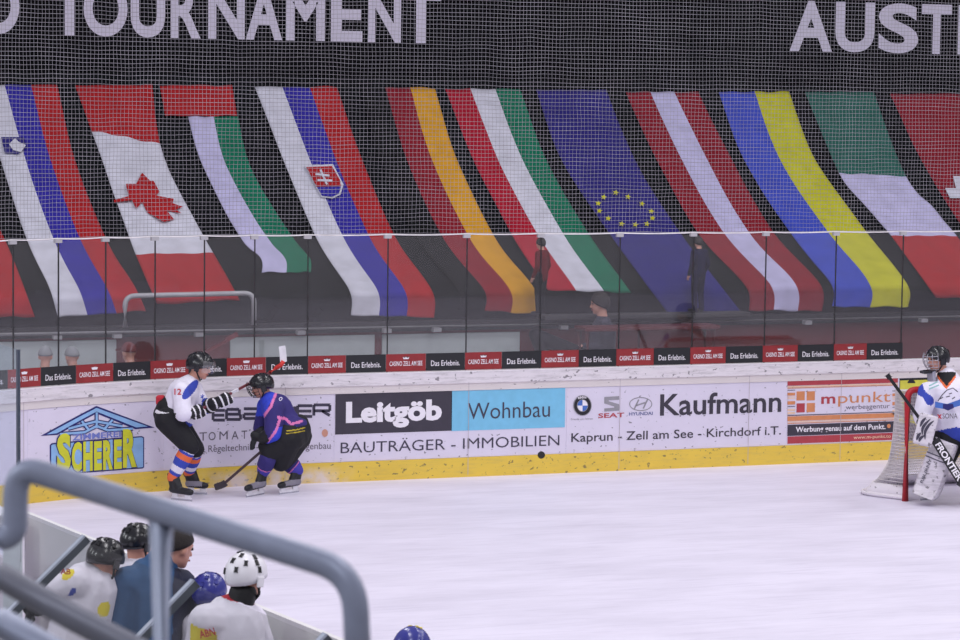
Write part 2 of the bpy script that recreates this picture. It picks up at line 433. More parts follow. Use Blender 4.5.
def lines(segs, wd):
    out = []
    for (a, b), (c, d) in segs:
        L = math.hypot(c-a, d-b); nx, ny = -(d-b)/L*wd/2, (c-a)/L*wd/2
        out.append([(a+nx, b+ny), (c+nx, d+ny), (c-nx, d-ny), (a-nx, b-ny)])
    return out

# 1 carpenter's logo
r = ad('white advert with tall yellow letters under a blue roof truss', 27, 161)
q = lambda x, y: (30+x/6.093, 395+y/6.093)
Q = lambda L: [q(*p) for p in L]
pix('logo_frame', [Q([(118, 305), (130, 293), (680, 250), (694, 258), (694, 440), (684, 447), (262, 480), (118, 490)])], T1, K_navy, r)
pix('logo_field', [Q([(126, 308), (134, 301), (678, 257), (687, 263), (687, 436), (680, 440), (262, 472), (126, 482)])], T2, K_lblue, r)
pix('roof_outline', [Q([(62, 249), (403, 66), (403, 112), (165, 243)]), Q([(403, 66), (757, 198), (640, 208), (403, 112)])], T1, K_navy, r)
pix('roof_band', [Q([(98, 240), (403, 78), (403, 100), (160, 233)]), Q([(403, 78), (716, 191), (645, 197), (403, 100)])], T2, K_lblue, r)
tr = [((178, 238), (330, 226)), ((330, 226), (403, 188)), ((403, 188), (470, 214)), ((470, 214), (625, 204)), ((403, 105), (403, 200)), ((312, 158), (352, 208)), ((500, 150), (450, 206)), ((230, 205), (400, 160)), ((400, 160), (560, 190))]
pix('truss_outline', lines([(q(*a), q(*b)) for a, b in tr], 4.2), T2, K_navy, r)
pix('truss', lines([(q(*a), q(*b)) for a, b in tr], 2.2), T3, K_lblue, r)
a, b = q(255, 277), q(550, 240)
word('lettering', 'ZIMMEREI', a[0], a[1], b[0], a[1]-6.0, T3, mat('print_periwinkle', (112, 124, 196), 0.5), r, 0.02)
for ch, x0, x1, yb, yt in (('S', 160, 245, 474, 236), ('C', 250, 312, 470, 288), ('H', 320, 378, 466, 284), ('E', 386, 434, 460, 282), ('R', 441, 501, 457, 276), ('E', 508, 556, 452, 272), ('R', 562, 647, 444, 208)):
    p0 = q(x0, yb); p1 = q(x1, yt); s0, z0 = S(*p0); s1, _ = S(p1[0], p0[1]); _, z1 = S(p0[0], p1[1])
    letters('letter_outline', ch, s0-0.014, s1+0.014, z0-0.014, z1-z0+0.028, F(T2+0.001), K_navy, r, 0.055, fit_box=True)
    letters('letter', ch, s0, s1, z0, z1-z0, F(T3+0.001), K_lime, r, 0.05, fit_box=True)

# 2 automation firm
r = ad('white advert with square grey lettering behind the two skaters', 163, 333)
q = lambda x, y: (180+x/6.0, 380+y/6.0)
SQ = {'E': [((0, 1), (1, 1)), ((0.08, .5), (0.95, .5)), ((0, 0), (1, 0)), ((0, 0), (0, 1))],
      'B': [((0, 1), (.9, 1)), ((0, .52), (1, .52)), ((0, 0), (1, 0)), ((0, 0), (0, 1)), ((1, 0), (1, .5)), ((.92, .5), (.92, 1))],
      'A': [((0, 1), (1, 1)), ((0, .45), (1, .45)), ((0, 0), (1, 0)), ((0, 0), (0, .45)), ((1, 0), (1, 1))],
      'U': [((0, 1), (0, 0)), ((0, 0), (1, 0)), ((1, 0), (1, 1))],
      'R': [((0, 1), (1, 1)), ((0, .45), (1, .45)), ((0, 0), (0, 1)), ((1, .45), (1, 1)), ((.5, .45), (1, 0))]}
for ch, x0, x1, yb, yt in (('E', 197, 268, 240, 182), ('B', 278, 362, 236, 176), ('A', 382, 474, 230, 172), ('U', 592, 688, 222, 158), ('E', 705, 792, 218, 154), ('R', 802, 898, 213, 149)):
    P = [(q(x0+(x1-x0)*a, yb+(yt-yb)*b), q(x0+(x1-x0)*c, yb+(yt-yb)*d)) for (a, b), (c, d) in SQ[ch]]
    pix('letter', lines(P, 2.9), T1, K_dk, r)
for ch, x0, x1, yb in (('T', 115, 160, 364), ('O', 170, 212, 362), ('M', 235, 285, 358), ('A', 308, 350, 356), ('T', 368, 402, 353)):
    a = q(x0, yb); b = q(x1, yb); word('letter', ch, a[0], a[1], b[0], a[1]-8.2, T1, K_mid, r)
a, b = q(118, 435), q(470, 420); word('lettering', '& Regeltechnik -', a[0], a[1], b[0], a[1]-6.6, T1, K_mid, r)
a, b = q(655, 420), q(902, 405); word('lettering', 'Anlagenbau', a[0], a[1], b[0], a[1]-6.6, T1, K_mid, r)
pix('emblem', [ell(324.7, 433, 3.2, 4.0, 10)], T1, mat('print_tan', (206, 150, 130), 0.5), r)

# 3 builder's advert
r = ad('advert half dark grey and half sky blue above thin capital letters', 334, 566)
rect('grey_field', 335.3, 394.2, 451.5, 434.5, T1, K_char, r)
rect('blue_field', 451.5, 391.0, 564.5, 431.0, T1, K_sky, r)
word('lettering', 'Leitgöb', 345.6, 423, 441.5, 401.8, T2, K_white, r, 0.045)
word('lettering', 'Wohnbau', 467.5, 419.2, 549.5, 403.2, T2, K_dk, r, -0.004)
word('lettering', 'BAUTRÄGER - IMMOBILIEN', 340.4, 453.2, 559, 442.6, T1, K_dk, r, -0.003)

# 4 car dealer
r = ad('white advert with three round car emblems and bold dark lettering', 566, 786.5)
word('lettering', 'Kaufmann', 659.7, 415.7, 780.8, 394.3, T1, K_char, r, 0.016)
word('lettering', 'Kaprun - Zell am See - Kirchdorf i.T.', 571, 442, 780.5, 433.3, T1, K_char, r, 0.008)
cu, cv = 582.2, 405.5
pix('round_emblem', [ell(cu, cv, 9.2, 10.3, 28)], T1, K_blk, r)
pix('emblem_rim', ring(cu, cv, 9.2, 10.3, 0.7)+ring(cu, cv, 5.6, 6.2, 0.6), T2, K_silver, r)
for k in range(4):
    pix('emblem_quarter', [[(cu, cv)]+ell(cu, cv, 5.1, 5.7, 8, 90*k, 90*k+90)], T2, K_white if k % 2 == 0 else K_blue, r)
word('emblem_letters', 'BMW', cu-4.4, cv-6.6, cu+4.4, cv-9.2, T2, K_white, r, 0.02)
word('small_print', 'Freude am Fahren', 571, 420.2, 592.5, 418.2, T1, K_silver, r)
pix('letter_emblem', [[(604, 397), (619, 396), (619, 399.6), (608.5, 400.3), (608.5, 401.2), (619, 404.2), (619, 410.6), (604, 411.6), (604, 408.4), (614, 407.6), (614, 406.4), (604, 403.4)]], T1, K_silver, r)
word('lettering', 'SEAT', 598, 418, 624, 413.4, T1, K_red, r, 0.02)
pix('oval_emblem', ring(640.5, 404, 11.6, 7.0, 0.9), T1, K_silver, r)
pix('oval_letter', lines([((634, 409), (638.5, 399.5)), ((643, 408.5), (647.5, 399)), ((636, 405.5), (645, 402.5))], 1.5), T1, K_silver, r)
word('lettering', 'HYUNDAI', 628.7, 415.6, 652.5, 412.3, T1, mat('print_blue_grey', (96, 104, 150), 0.5), r, 0.02)

# 5 agency advert
r = ad('orange and red striped advert with four coloured squares beside the goal', 787, 897.5)
q = lambda x, y: (780+x/6.4, 370+y/6.4)
def bar(y0, y1, m, x0=47, x1=752, t=T1):
    a, b = q(x0, y0), q(x1, y1); return rect('stripe', a[0], a[1], b[0], b[1], t, m, r)
bar(72, 101, K_red); bar(104, 112, K_pale); bar(114, 119, K_or); bar(288, 293, K_dk); bar(297, 327, K_or); bar(331, 336, K_pale); bar(340, 345, K_or)
bar(351, 422, K_char); bar(426, 472, K_red)
for y0, y1, m in ((128, 132, K_dk), (146, 164, K_or), (170, 175, K_pale), (180, 185, K_pale), (200, 222, K_or), (232, 236, K_dk), (250, 262, K_pale), (270, 282, K_pale)):
    bar(y0, y1, m, 47, 95); bar(y0+4, y1+4, m, 718, 750)
for x0, y0, m in ((105, 137, K_or), (170, 137, K_or), (105, 214, K_red), (170, 212, K_or)):
    a, b = q(x0, y0), q(x0+51, y0+58); rect('square', a[0], a[1], b[0], b[1], T1, m, r)
a, b = q(262, 217), q(352, 213); word('lettering', 'm', a[0], a[1], b[0], a[1]-10.5, T1, K_red, r, 0.02)
a, b = q(370, 212), q(705, 195); word('lettering', 'punkt', a[0], a[1], b[0], a[1]-10.5, T1, K_or, r)
a, b = q(418, 252), q(700, 240); word('lettering', 'werbeagentur', a[0], a[1], b[0], a[1]-4.6, T1, K_mid, r)
a, b = q(98, 398), q(672, 372); word('lettering', 'Werbung genau auf dem Punkt.', a[0], a[1], b[0], a[1]-5.4, T2, K_white, r, 0.02)
a = q(694, 358); pix('emblem', [ell(a[0], a[1], 1.9, 2.2, 10)], T2, K_or, r)
a, b = q(468, 441), q(706, 428); word('lettering', 'www.m-punkt.to', a[0], a[1], b[0], a[1]-3.2, T2, K_pale, r, 0.01)

# 6 yellow advert behind the goal
r = ad('yellow advert with a black frame partly hidden by goal and goalkeeper', 898, 990, K_blk)
rect('yellow_field', 900, 380.5, 988, 438, T1, K_yg, r)
pix('dark_figure', [ell(913, 402, 8, 14, 18), ell(908, 430, 10, 8, 14)], T2, K_mid, r)
pix('dark_arc', [ell(911, 383, 4, 3.5, 10, 0, 180)], T2, K_blk, r)

# ================================================================ GLASS, TILES, ROPE AND NET
M_glass = glass_mat('plexiglass', 0.026, 0.05)
M_seal = mat('seal_dark', (38, 38, 42), 0.6); M_clip = mat('clip_white', (176, 174, 180), 0.5)
ZG = 2.765
J = [-28, 16, 61, 108, 157, 206, 256, 309, 389, 468, 542, 621, 694.5, 767, 837, 904, 968, 1030, 1090]
PANE_LAB = ['clear glass pane over the boards at the far left, red flag behind', 'clear glass pane with the hanging end of the white stripe of the leftmost tricolour behind',
  'clear glass pane with the blue and red ends of the leftmost tricolour behind', 'clear glass pane in front of the left end of the grey hoop rail',
  'clear glass pane above the black-helmeted skater in white', 'clear glass pane in front of the right end of the hoop rail', 'clear glass pane in front of the lavender and green cloth end',
  'clear glass pane with the hanging white stripe of the shield tricolour behind', 'clear glass pane with the hanging red stripe of the shield tricolour behind', 'clear glass pane with the hanging gold stripe behind',
  'clear glass pane with the reflected dark-haired spectator and green flag end behind', 'clear glass pane with blue starred flag end and reflected wine-red table behind', 'clear glass pane in front of the left part of the red white red flag end',
  'clear glass pane with the folded blue stripe end behind', 'clear glass pane with the folded yellow stripe end behind', 'clear glass pane above the goalkeeper at the right edge', 'clear glass pane right of the one above the goalkeeper', 'clear glass pane farthest to the right, beyond the goal']
JS = [S(u, 300)[0] for u in J]
for i in range(len(J)-1):
    s0, s1 = JS[i]+0.006, JS[i+1]-0.006
    r = thing('plexiglass_shield', PANE_LAB[i], 'glass pane', bw((s0+s1)/2, 1.225, -0.05), 'glass panes above the end boards')
    bm = bmesh.new(); strip(bm, s0, s1, 1.226, ZG, -0.056, -0.044, 0, 0.3); from_bm('glass_sheet', bm, M_glass, r)
    bm = bmesh.new(); strip(bm, s1+0.0005, s1+0.0115, 1.226, ZG, -0.058, -0.042); from_bm('edge_seal', bm, M_seal, r)
    bm = bmesh.new(); strip(bm, s1-0.042, s1+0.042, ZG-0.022, ZG+0.02, -0.07, -0.03); from_bm('clip', bm, M_clip, r)
r = thing('advertising_strip', 'strip of alternating red and black printed tiles along the foot of the glass', 'advert', bw(3, 1.23, -0.03))
TU = [-25, 10, 43, 78, 115, 152, 190, 228, 267, 309, 347, 387, 427, 466, 503, 542.5, 580, 617.5, 655, 691.5, 727, 764, 799, 835, 868, 904]
K_tred = mat('tile_red', (142, 44, 48), 0.5); K_tblk = mat('tile_black', (36, 37, 42), 0.5)
for i in range(len(TU)-1):
    s0, s1 = S(TU[i], 366)[0], S(TU[i+1], 366)[0]; red = i % 2 == 1
    bm = bmesh.new(); strip(bm, s0+0.002, s1-0.002, 1.232, 1.43, -0.0435, -0.0395)
    tl = from_bm('red_tile' if red else 'black_tile', bm, K_tred if red else K_tblk, r); wd = s1-s0; f_ = F(-0.0375)
    if red:
        letters('lettering', 'CASINO ZELL AM SEE', s0+0.09*wd, s0+0.91*wd, 1.295, 0.052, f_, K_white, tl, 0.01)
        flat('crown', [[(s0+wd*0.5+a*0.05, 1.37+b*0.03) for a, b in ((-.6, 0), (.6, 0), (.8, .8), (.3, .4), (0, 1), (-.3, .4), (-.8, .8))]], f_, K_white, tl)
    else:
        letters('lettering', 'Das Erlebnis.', s0+0.13*wd, s0+0.87*wd, 1.285, 0.062, f_, K_white, tl, 0.005)
# rope with a little slack between the clips
M_rope = mat('rope_white', (226, 222, 226), 0.8)
pts = []
for i in range(len(JS)-1):
    for k in range(8):
        t = k/8; s = JS[i]+(JS[i+1]-JS[i])*t; pts.append(bw(s, ZG+0.022-0.009*4*t*(1-t), -0.075))
tag(tube_obj('rope', pts, 0.009, M_rope, n=6), 'white rope along the top edge of the glass, holding the net', 'rope')
def net_pt(s, z, a, b):
    n = noise.noise(V((a*0.13, b*0.11, 0)))
    return bw(s+0.010*noise.noise(V((a*0.09, b*0.2, 7)))+0.004*random.uniform(-1, 1), z+0.010*noise.noise(V((a*0.05, b*0.35, 3)))-0.014*n, -0.085+0.01*n)
PITCH = 0.0455
ns = int((JS[-1]-JS[0])/PITCH); nz_ = int((5.95-ZG)/PITCH)
bm = bmesh.new()
for i in range(ns+1):
    s = JS[0]+i*PITCH; add_tube(bm, [net_pt(s, ZG+0.03+k*PITCH*4, i, k*4) for k in range(nz_//4+1)], 0.0019, 3, False)
for k in range(nz_+1):
    z = ZG+0.03+k*PITCH; rr = 0.0021*(1+0.45*random.random()); add_tube(bm, [net_pt(JS[0]+i*PITCH, z, i, k) for i in range(0, ns+1, 4)], rr, 3, False)
tag(from_bm('protective_net', bm, mat('net_cord', (150, 147, 156), 0.85, var=0.2, scale=2)), 'fine white cord net hanging above the glass in front of the flags', 'net')

# ================================================================ BANNER WALL LETTERING
YW = 33.90
M_let = mat('banner_letter', (200, 196, 214), 0.8, var=0.04)
r = thing('banner', 'black banner with large pale capital letters above the flags', 'banner', (11, 33.88, 4.7))
bm = bmesh.new(); add_box(bm, (12, 33.88, 5.9), (18, 0.02, 2.46)); from_bm('cloth', bm, M_wallblk, r)
zb = sum(at_y(u, v, YW).z for u, v in ((70, 37), (250, 40.5), (420, 43.5), (792, 49)))/4
for ch, u0, u1 in (('O', -24, 19), ('T', 50, 88), ('O', 83, 127), ('U', 130, 164.5), ('R', 170, 200), ('N', 207.5, 244), ('A', 245, 281.5), ('M', 285, 324), ('E', 330, 361.5), ('N', 367, 400), ('T', 396, 445),
                   ('A', 788.5, 831), ('U', 834, 873), ('S', 877, 917), ('T', 920, 950), ('R', 956.5, 992), ('I', 998, 1006), ('A', 1010, 1050)):
    if ch == 'T' and u0 == 396: u0, u1 = 400, 440
    x0, x1 = at_y(u0, 45, YW).x, at_y(u1, 45, YW).x
    letters('letter', ch, x0, x1, zb, 0.72, lambda a, b: V((a, 33.866, b)), M_let, r, 0.03, fit_box=True)

# ================================================================ FLAGS LYING OVER THE TRIBUNE
fm = lambda n, c: mat('flag_'+n, c, 0.9, var=0.10, scale=5, spec=0.08)
C_w, C_w2 = fm('white', (204, 204, 218)), fm('lavender', (188, 184, 220)); C_b, C_r = fm('blue', (50, 44, 150)), fm('red', (164, 34, 38))
C_g, C_dr = fm('green', (24, 108, 82)), fm('dark_red', (132, 30, 42)); C_y, C_go = fm('yellow', (190, 188, 44)), fm('gold', (206, 150, 38))
C_eu, C_ub = fm('deep_blue', (46, 42, 116)), fm('sky_blue', (62, 78, 184)); C_k = fm('black', (22, 22, 24)); C_dg = fm('dark_green', (44, 96, 86)); C_cr = fm('crimson', (164, 26, 46))
def cloth(name, rows, acuts, bands, mats, parent=None, loc=None, seed=0, lift=0.055, nb=10, na=24):
    """rows: pairs of (left, right) layout pixels going down the cloth; acuts: stripe cuts across; bands: mat index per (row, stripe)"""
    L = [on_prof(q_.x, q_.y, lift) for q_ in spline([V((*a, 0)) for a, b in rows], nb)]; Rr = [on_prof(q_.x, q_.y, lift) for q_ in spline([V((*b, 0)) for a, b in rows], nb)]
    bm = bmesh.new(); grid = []
    for j, (p, q_) in enumerate(zip(L, Rr)):
        row = []
        for i in range(na+1):
            a = i/na; P = p.lerp(q_, a)
            wv = 0.016*noise.noise(V((a*5+seed, j*0.16, seed*3.1)))+0.007*math.sin(a*17+j*0.25+seed)
            row.append(bm.verts.new(P+V((0, -0.6, 0.8))*wv))
        grid.append(row)
    for j in range(len(grid)-1):
        for i in range(na):
            f = bm.faces.new((grid[j][i], grid[j][i+1], grid[j+1][i+1], grid[j+1][i]))
            a = (i+0.5)/na; k = sum(1 for c in acuts if a > c); f.material_index = bands[min(j//nb, len(bands)-1)][k]
    o = from_bm(name, bm, mats, parent, True, loc)
    md = o.modifiers.new('thick', 'SOLIDIFY'); md.thickness = 0.006; md.offset = 0
    return o
T3RD = (1/3, 2/3)
def flag(label, L, Rr, acuts, bands, mats, seed):
    rows = list(zip(L, Rr)); base = on_prof(*rows[-1][0], 0.045)
    bands = bands if isinstance(bands[0], (list, tuple)) else [bands]*(len(rows)-1)
    o = cloth('flag', rows, acuts, bands, mats, None, base, seed)
    return tag(o, label, 'flag')
def decal(name, polys, m, parent, off=0.085):
    bm = bmesh.new()
    for P in polys: bm.faces.new([bm.verts.new(on_prof(*p, off)) for p in P])
    bmesh.ops.triangulate(bm, faces=bm.faces)
    return from_bm(name, bm, m, parent)
flag('plain red flag end at the far left edge of the tribune', [(-120, 87), (-100, 160), (-70, 235), (-40, 316)], [(-62, 87), (-38, 160), (5, 240), (35, 317)], (), (0,), [C_r], 1)
f = flag('white blue and red striped flag at far left with a small blue shield', [(-22, 85), (1, 160), (27, 240), (50, 290), (58, 317)], [(57, 85), (75, 160), (107, 240), (135, 288), (146, 311)], T3RD, (0, 1, 2), [C_w, C_b, C_r], 2)
decal('shield', [[(1, 137), (24, 137), (27, 147), (18, 154), (5, 153)]], C_eu, f); decal('shield_mountain', [[(9, 144), (15, 138), (19, 142), (26, 145), (21, 152), (13, 150)]], C_w, f, 0.095)
f = flag('red and white flag with a red maple leaf', [(75, 85), (92, 131), (114, 195), (136, 254), (157, 304)], [(152, 85), (160, 144), (182, 197), (213, 253), (240, 300)], (), [(0,), (1,), (1,), (0,)], [C_r, C_w], 3)
q = lambda x, y: (x/4, 160+y/4)
decal('maple_leaf', [[q(*p) for p in ((455, 160), (515, 144), (503, 95), (545, 95), (568, 50), (600, 82), (614, 82), (638, 126), (626, 142), (695, 155), (690, 172), (732, 187), (705, 197), (726, 213), (668, 203), (697, 238), (655, 247), (590, 210), (568, 170), (545, 195), (528, 160), (457, 170))]], C_r, f)
fl = thing('flag', 'folded flag with a red block above lavender and green stripes', 'flag', on_prof(262, 272, 0.04))
cloth('red_block', [((160, 85), (232, 85)), ((165, 116), (237, 116))], (), [(0,)], [C_r], fl, seed=4)
cloth('striped_cloth', [((188, 116), (238, 116)), ((200, 160), (250, 165)), ((225, 211), (278, 216)), ((244, 242), (298, 244)), ((261, 259), (310, 259)), ((262, 272), (311, 272))], (0.5,), [(0, 1)]*5, [C_w2, C_g], fl, seed=5, lift=0.038)
f = flag('white blue and red striped flag with a red shield and white double cross', [(255, 87), (283, 160), (318, 240), (349, 290), (351, 315)], [(337, 87), (362, 160), (397, 240), (432, 290), (434, 318)], T3RD, (0, 1, 2), [C_w, C_b, C_r], 6)
q = lambda x, y: (240+x/4, 160+y/4)
decal('shield_rim', [[q(*p) for p in ((258, 22), (372, 16), (414, 98), (402, 138), (370, 154), (325, 148), (302, 106))]], C_w, f)
decal('shield', [[q(*p) for p in ((265, 28), (368, 24), (400, 80), (404, 104), (306, 106))]], C_r, f, 0.095)
decal('shield_hill', [[q(*p) for p in ((308, 108), (404, 106), (396, 134), (368, 147), (328, 142))]], C_b, f, 0.095)
decal('double_cross', lines([(q(322, 38), q(348, 98)), (q(302, 56), q(358, 62)), (q(310, 80), q(370, 82))], 2.0), C_w, f, 0.105)
flag('black red and gold striped flag', [(360, 87), (381, 160), (418, 240), (457, 290), (458, 309)], [(435, 88), (457, 160), (497, 240), (535, 289), (537, 314)], T3RD, (0, 1, 2), [C_k, C_dr, C_go], 7)
flag('red white and green striped flag right of the gold striped one', [(445, 89), (474, 160), (512, 235), (548, 290)], [(520, 89), (546, 160), (590, 235), (631, 293)], T3RD, (0, 1, 2), [C_cr, C_w, C_g], 8)
f = flag('plain blue flag with a ring of yellow stars', [(536, 90), (562, 160), (610, 235), (672, 318)], [(606, 90), (635, 160), (682, 235), (745, 318)], (), (0,), [C_eu], 9)
q = lambda x, y: (480+x/4, 160+y/4)
for x, y in ((543, 130), (592, 147), (648, 175), (685, 205), (690, 232), (668, 255), (622, 258), (567, 255), (513, 233), (478, 203), (473, 173), (495, 148)):
    c = q(x, y); decal('star', [[(c[0]+(3.4 if k % 2 == 0 else 1.5)*math.sin(k*PI/5+0.2), c[1]-(3.0 if k % 2 == 0 else 1.3)*math.cos(k*PI/5+0.2)) for k in range(10)]], C_y, f)
flag('dark red and white striped flag with the white stripe in the middle', [(626, 92), (657, 160), (699, 235), (745, 284), (749, 311)], [(698, 92), (732, 160), (775, 235), (820, 284), (822, 311)], T3RD, (0, 1, 0), [C_dr, C_w2], 10)
flag('blue and yellow striped flag', [(719, 92), (744, 160), (792, 235), (831, 284), (832, 307)], [(789, 92), (816, 160), (868, 235), (907, 283), (908, 307)], (0.49,), (0, 1), [C_ub, C_y], 11)
flag('flag with wide green, white and red bands following down its length', [(805, 92), (839, 173), (865, 205), (891, 236), (936, 298)], [(874, 92), (906, 177), (932, 207), (957, 236), (1005, 297)], (), [(0,), (1,), (1,), (2,)], [C_dg, C_w2, C_r], 12)
f = flag('red flag with a white cross at the right edge', [(890, 94), (921, 160), (968, 236), (1005, 295)], [(962, 94), (1000, 160), (1050, 236), (1088, 297)], (), (0,), [C_dr], 13)
decal('white_cross', [[(945, 188), (956, 188), (953, 176), (968, 176), (972, 188), (990, 189), (994, 198), (976, 198), (984, 210), (968, 210), (962, 198), (950, 198)]], C_w, f)

# ================================================================ RAIL, HOOP AND PANELS BEHIND THE GLASS
M_steel = mat('galvanised_tube', (146, 153, 176), 0.42, 0.2, var=0.10, scale=14)
M_rail = mat('pale_rail', (176, 176, 182), 0.5, 0.2)
zr = at_y(480, 325.5, 29.45).z
r = thing('handrail', 'long pale horizontal rail under the flag ends behind the glass', 'railing', (10, 29.45, zr))
tube_obj('rail', [(2.2, 29.45, zr), (25.5, 29.45, zr)], 0.024, M_rail, r)
for u in (58, 118, 200, 302, 388, 438, 565, 688, 809, 925):
    x = at_y(u, 325, 29.45).x; bm = bmesh.new(); add_box(bm, (x, 29.5, zr-0.045), (0.1, 0.09, 0.05), bevel=0.006); from_bm('bracket', bm, M_rail, r)
yh = 29.40
P = [at_y(125, 327, yh), at_y(125, 296, yh), at_y(254, 293, yh), at_y(254, 325, yh)]
tag(tube_obj('hoop_rail', fillet(P, 0.12), 0.03, M_rail, n=10, loc=P[0]), 'grey tubular hoop rail standing in front of the maple leaf flag end', 'railing')
M_panel = mat('white_wall_panel', (186, 196, 200), 0.6, var=0.04)
for lab, u0, u1, v0, v1 in (('white rectangular panel at the left end of the wine-red wall', -30, 116, 341, 371), ('white rectangular panel behind the right skater\'s raised stick', 230, 374, 336, 366), ('white rectangular panel right of the narrow wine-red post', 382, 519, 333, 362)):
    a = at_y(u0, v0, 29.62); b = at_y(u1, v1, 29.62); bm = bmesh.new()
    zt = at_y((u0+u1)/2, v0, 29.62).z
    add_box(bm, ((a.x+b.x)/2, 29.615, zt-0.21), (b.x-a.x, 0.03, 0.42), bevel=0.004)
    tag(from_bm('wall_panel', bm, M_panel, loc=((a.x+b.x)/2, 29.63, zt-0.42)), lab, 'panel', 'white panels on the wine-red wall')
# platform and table shape, standing in for a table reflected in the glass
bm = bmesh.new(); px0, px1 = at_y(566, 350, 29.2).x, at_y(730, 350, 29.2).x
add_box(bm, ((px0+px1)/2, 29.05, 0.53), (px1-px0+0.4, 1.1, 1.06), bevel=0.01)
tag(from_bm('platform', bm, M_dark, loc=((px0+px1)/2, 29.05, 0)), 'dark platform carrying the table stand-in behind the glass', 'platform')
M_tab = mat('table_wine', (84, 14, 18), 0.5)
zt = at_y(640, 327, 28.75).z; tx0, tx1 = at_y(577, 330, 28.75).x, at_y(712, 330, 28.75).x
r = thing('table', 'reflection of a wine-red table, built behind the glass beside the dark-haired figure', 'table', ((tx0+tx1)/2, 28.85, 1.06))
bm = bmesh.new(); add_box(bm, ((tx0+tx1)/2, 28.68, zt), (tx1-tx0, 0.34, 0.05), bevel=0.012); from_bm('tabletop', bm, M_tab, r)
for sx in (tx0+0.05, tx1-0.08):
    for sy in (28.56, 28.8):
        tube_obj('leg', [(sx+0.03*(1 if sx > 10 else -1), sy, 1.062), (sx, sy, zt-0.02)], 0.03, M_tab, r)
bm = bmesh.new(); add_box(bm, ((tx0+tx1)/2-0.07, 28.68, (zt+1.1)/2), (0.09, 0.06, zt-1.12)); from_bm('centre_leg', bm, M_tab, r)

# ================================================================ PEOPLE
SKIN = mat('skin', (205, 150, 132), 0.55, var=0.05); SKIN_D = SKIN
HAIR_D = mat('hair_dark', (36, 30, 30), 0.7, bump=0.4, scale=60); EYE_M = mat('eye_dark', (30, 26, 30), 0.3); LIP_M = mat('lip', (160, 92, 90), 0.5)
HEL_K = mat('helmet_black', (26, 27, 34), 0.22, var=0.05, spec=0.6); HEL_W = mat('helmet_white', (236, 234, 242), 0.3, var=0.03, spec=0.5); HEL_B = mat('helmet_blue', (50, 54, 140), 0.22, var=0.05, spec=0.6)
VENT = mat('vent_black', (22, 22, 28), 0.5); STRAP = mat('strap_black', (24, 24, 28), 0.6)
VISOR = glass_mat('visor_clear', 0.10, 0.12)
J_W = mat('jersey_white', (228, 224, 240), 0.8, var=0.05, bump=0.25, scale=14); J_B = mat('jersey_blue', (56, 74, 176), 0.8); J_O = mat('jersey_orange', (226, 110, 66), 0.8); J_R = mat('jersey_red', (190, 44, 60), 0.8)
J_N = mat('jersey_navy', (52, 44, 112), 0.8, var=0.08, bump=0.25, scale=14); J_RB = mat('jersey_royal', (52, 72, 204), 0.8); J_P = mat('jersey_pink', (216, 120, 178), 0.8); J_Y = mat('jersey_yellow', (232, 214, 70), 0.8)
PANT = mat('pants_black', (24, 24, 30), 0.75, var=0.15, bump=0.3, scale=12); GLV = mat('glove_black', (26, 26, 32), 0.6); GLW = mat('glove_white', (226, 224, 232), 0.6)
BOOT = mat('skate_black', (30, 30, 36), 0.4); BOOT_G = mat('skate_grey', (132, 128, 140), 0.5); BLADE = mat('blade_holder', (222, 220, 228), 0.4); STEEL = mat('blade_steel', (190, 192, 200), 0.25, 0.8)

class Hd:
    """head frame: centre, face direction, up"""
    def __init__(s, c, fwd, up=V((0, 0, 1)), k=1.0):
        s.c = V(c); s.f = V(fwd).normalized(); s.l = V(up).cross(s.f).normalized(); s.u = s.f.cross(s.l).normalized(); s.k = k
    def p(s, f, l, u): return s.c+(s.f*f+s.l*l+s.u*u)*s.k
    def e(s, f, l, u, a, b, c): return ('e', s.p(f, l, u), (s.f*a*s.k, s.l*b*s.k, s.u*c*s.k))
    def cap(s, a, b, r0, r1): return ('c', s.p(*a), s.p(*b), r0*s.k, r1*s.k)
def head_prims(h, neck):
    return [h.e(0, 0, 0.01, 0.098, 0.077, 0.105), h.e(0.035, 0, -0.055, 0.06, 0.058, 0.065), h.cap((0.03, 0, -0.08), (0.066, 0, -0.098), 0.042, 0.028),
            h.cap((0.092, 0, 0.0), (0.112, 0, -0.036), 0.010, 0.014), h.e(0.085, 0, 0.025, 0.018, 0.05, 0.012),
            h.e(-0.005, 0.08, -0.015, 0.026, 0.012, 0.034), h.e(-0.005, -0.08, -0.015, 0.026, 0.012, 0.034),
            ('c', h.p(-0.015, 0, -0.06), V(neck), 0.056*h.k, 0.062*h.k)]
def face(h, root):
    for sgn in (1, -1):
        bm = bmesh.new(); bmesh.ops.create_icosphere(bm, subdivisions=2, radius=0.011*h.k, matrix=Matrix.Translation(h.p(0.088, 0.031*sgn, 0.004))); from_bm('eye', bm, EYE_M, root, True)
    bm = bmesh.new(); add_box(bm, h.p(0.095, 0, -0.068), (0.012*h.k, 0.044*h.k, 0.011*h.k), (h.f, h.l, h.u), 0.003); from_bm('mouth', bm, LIP_M, root)
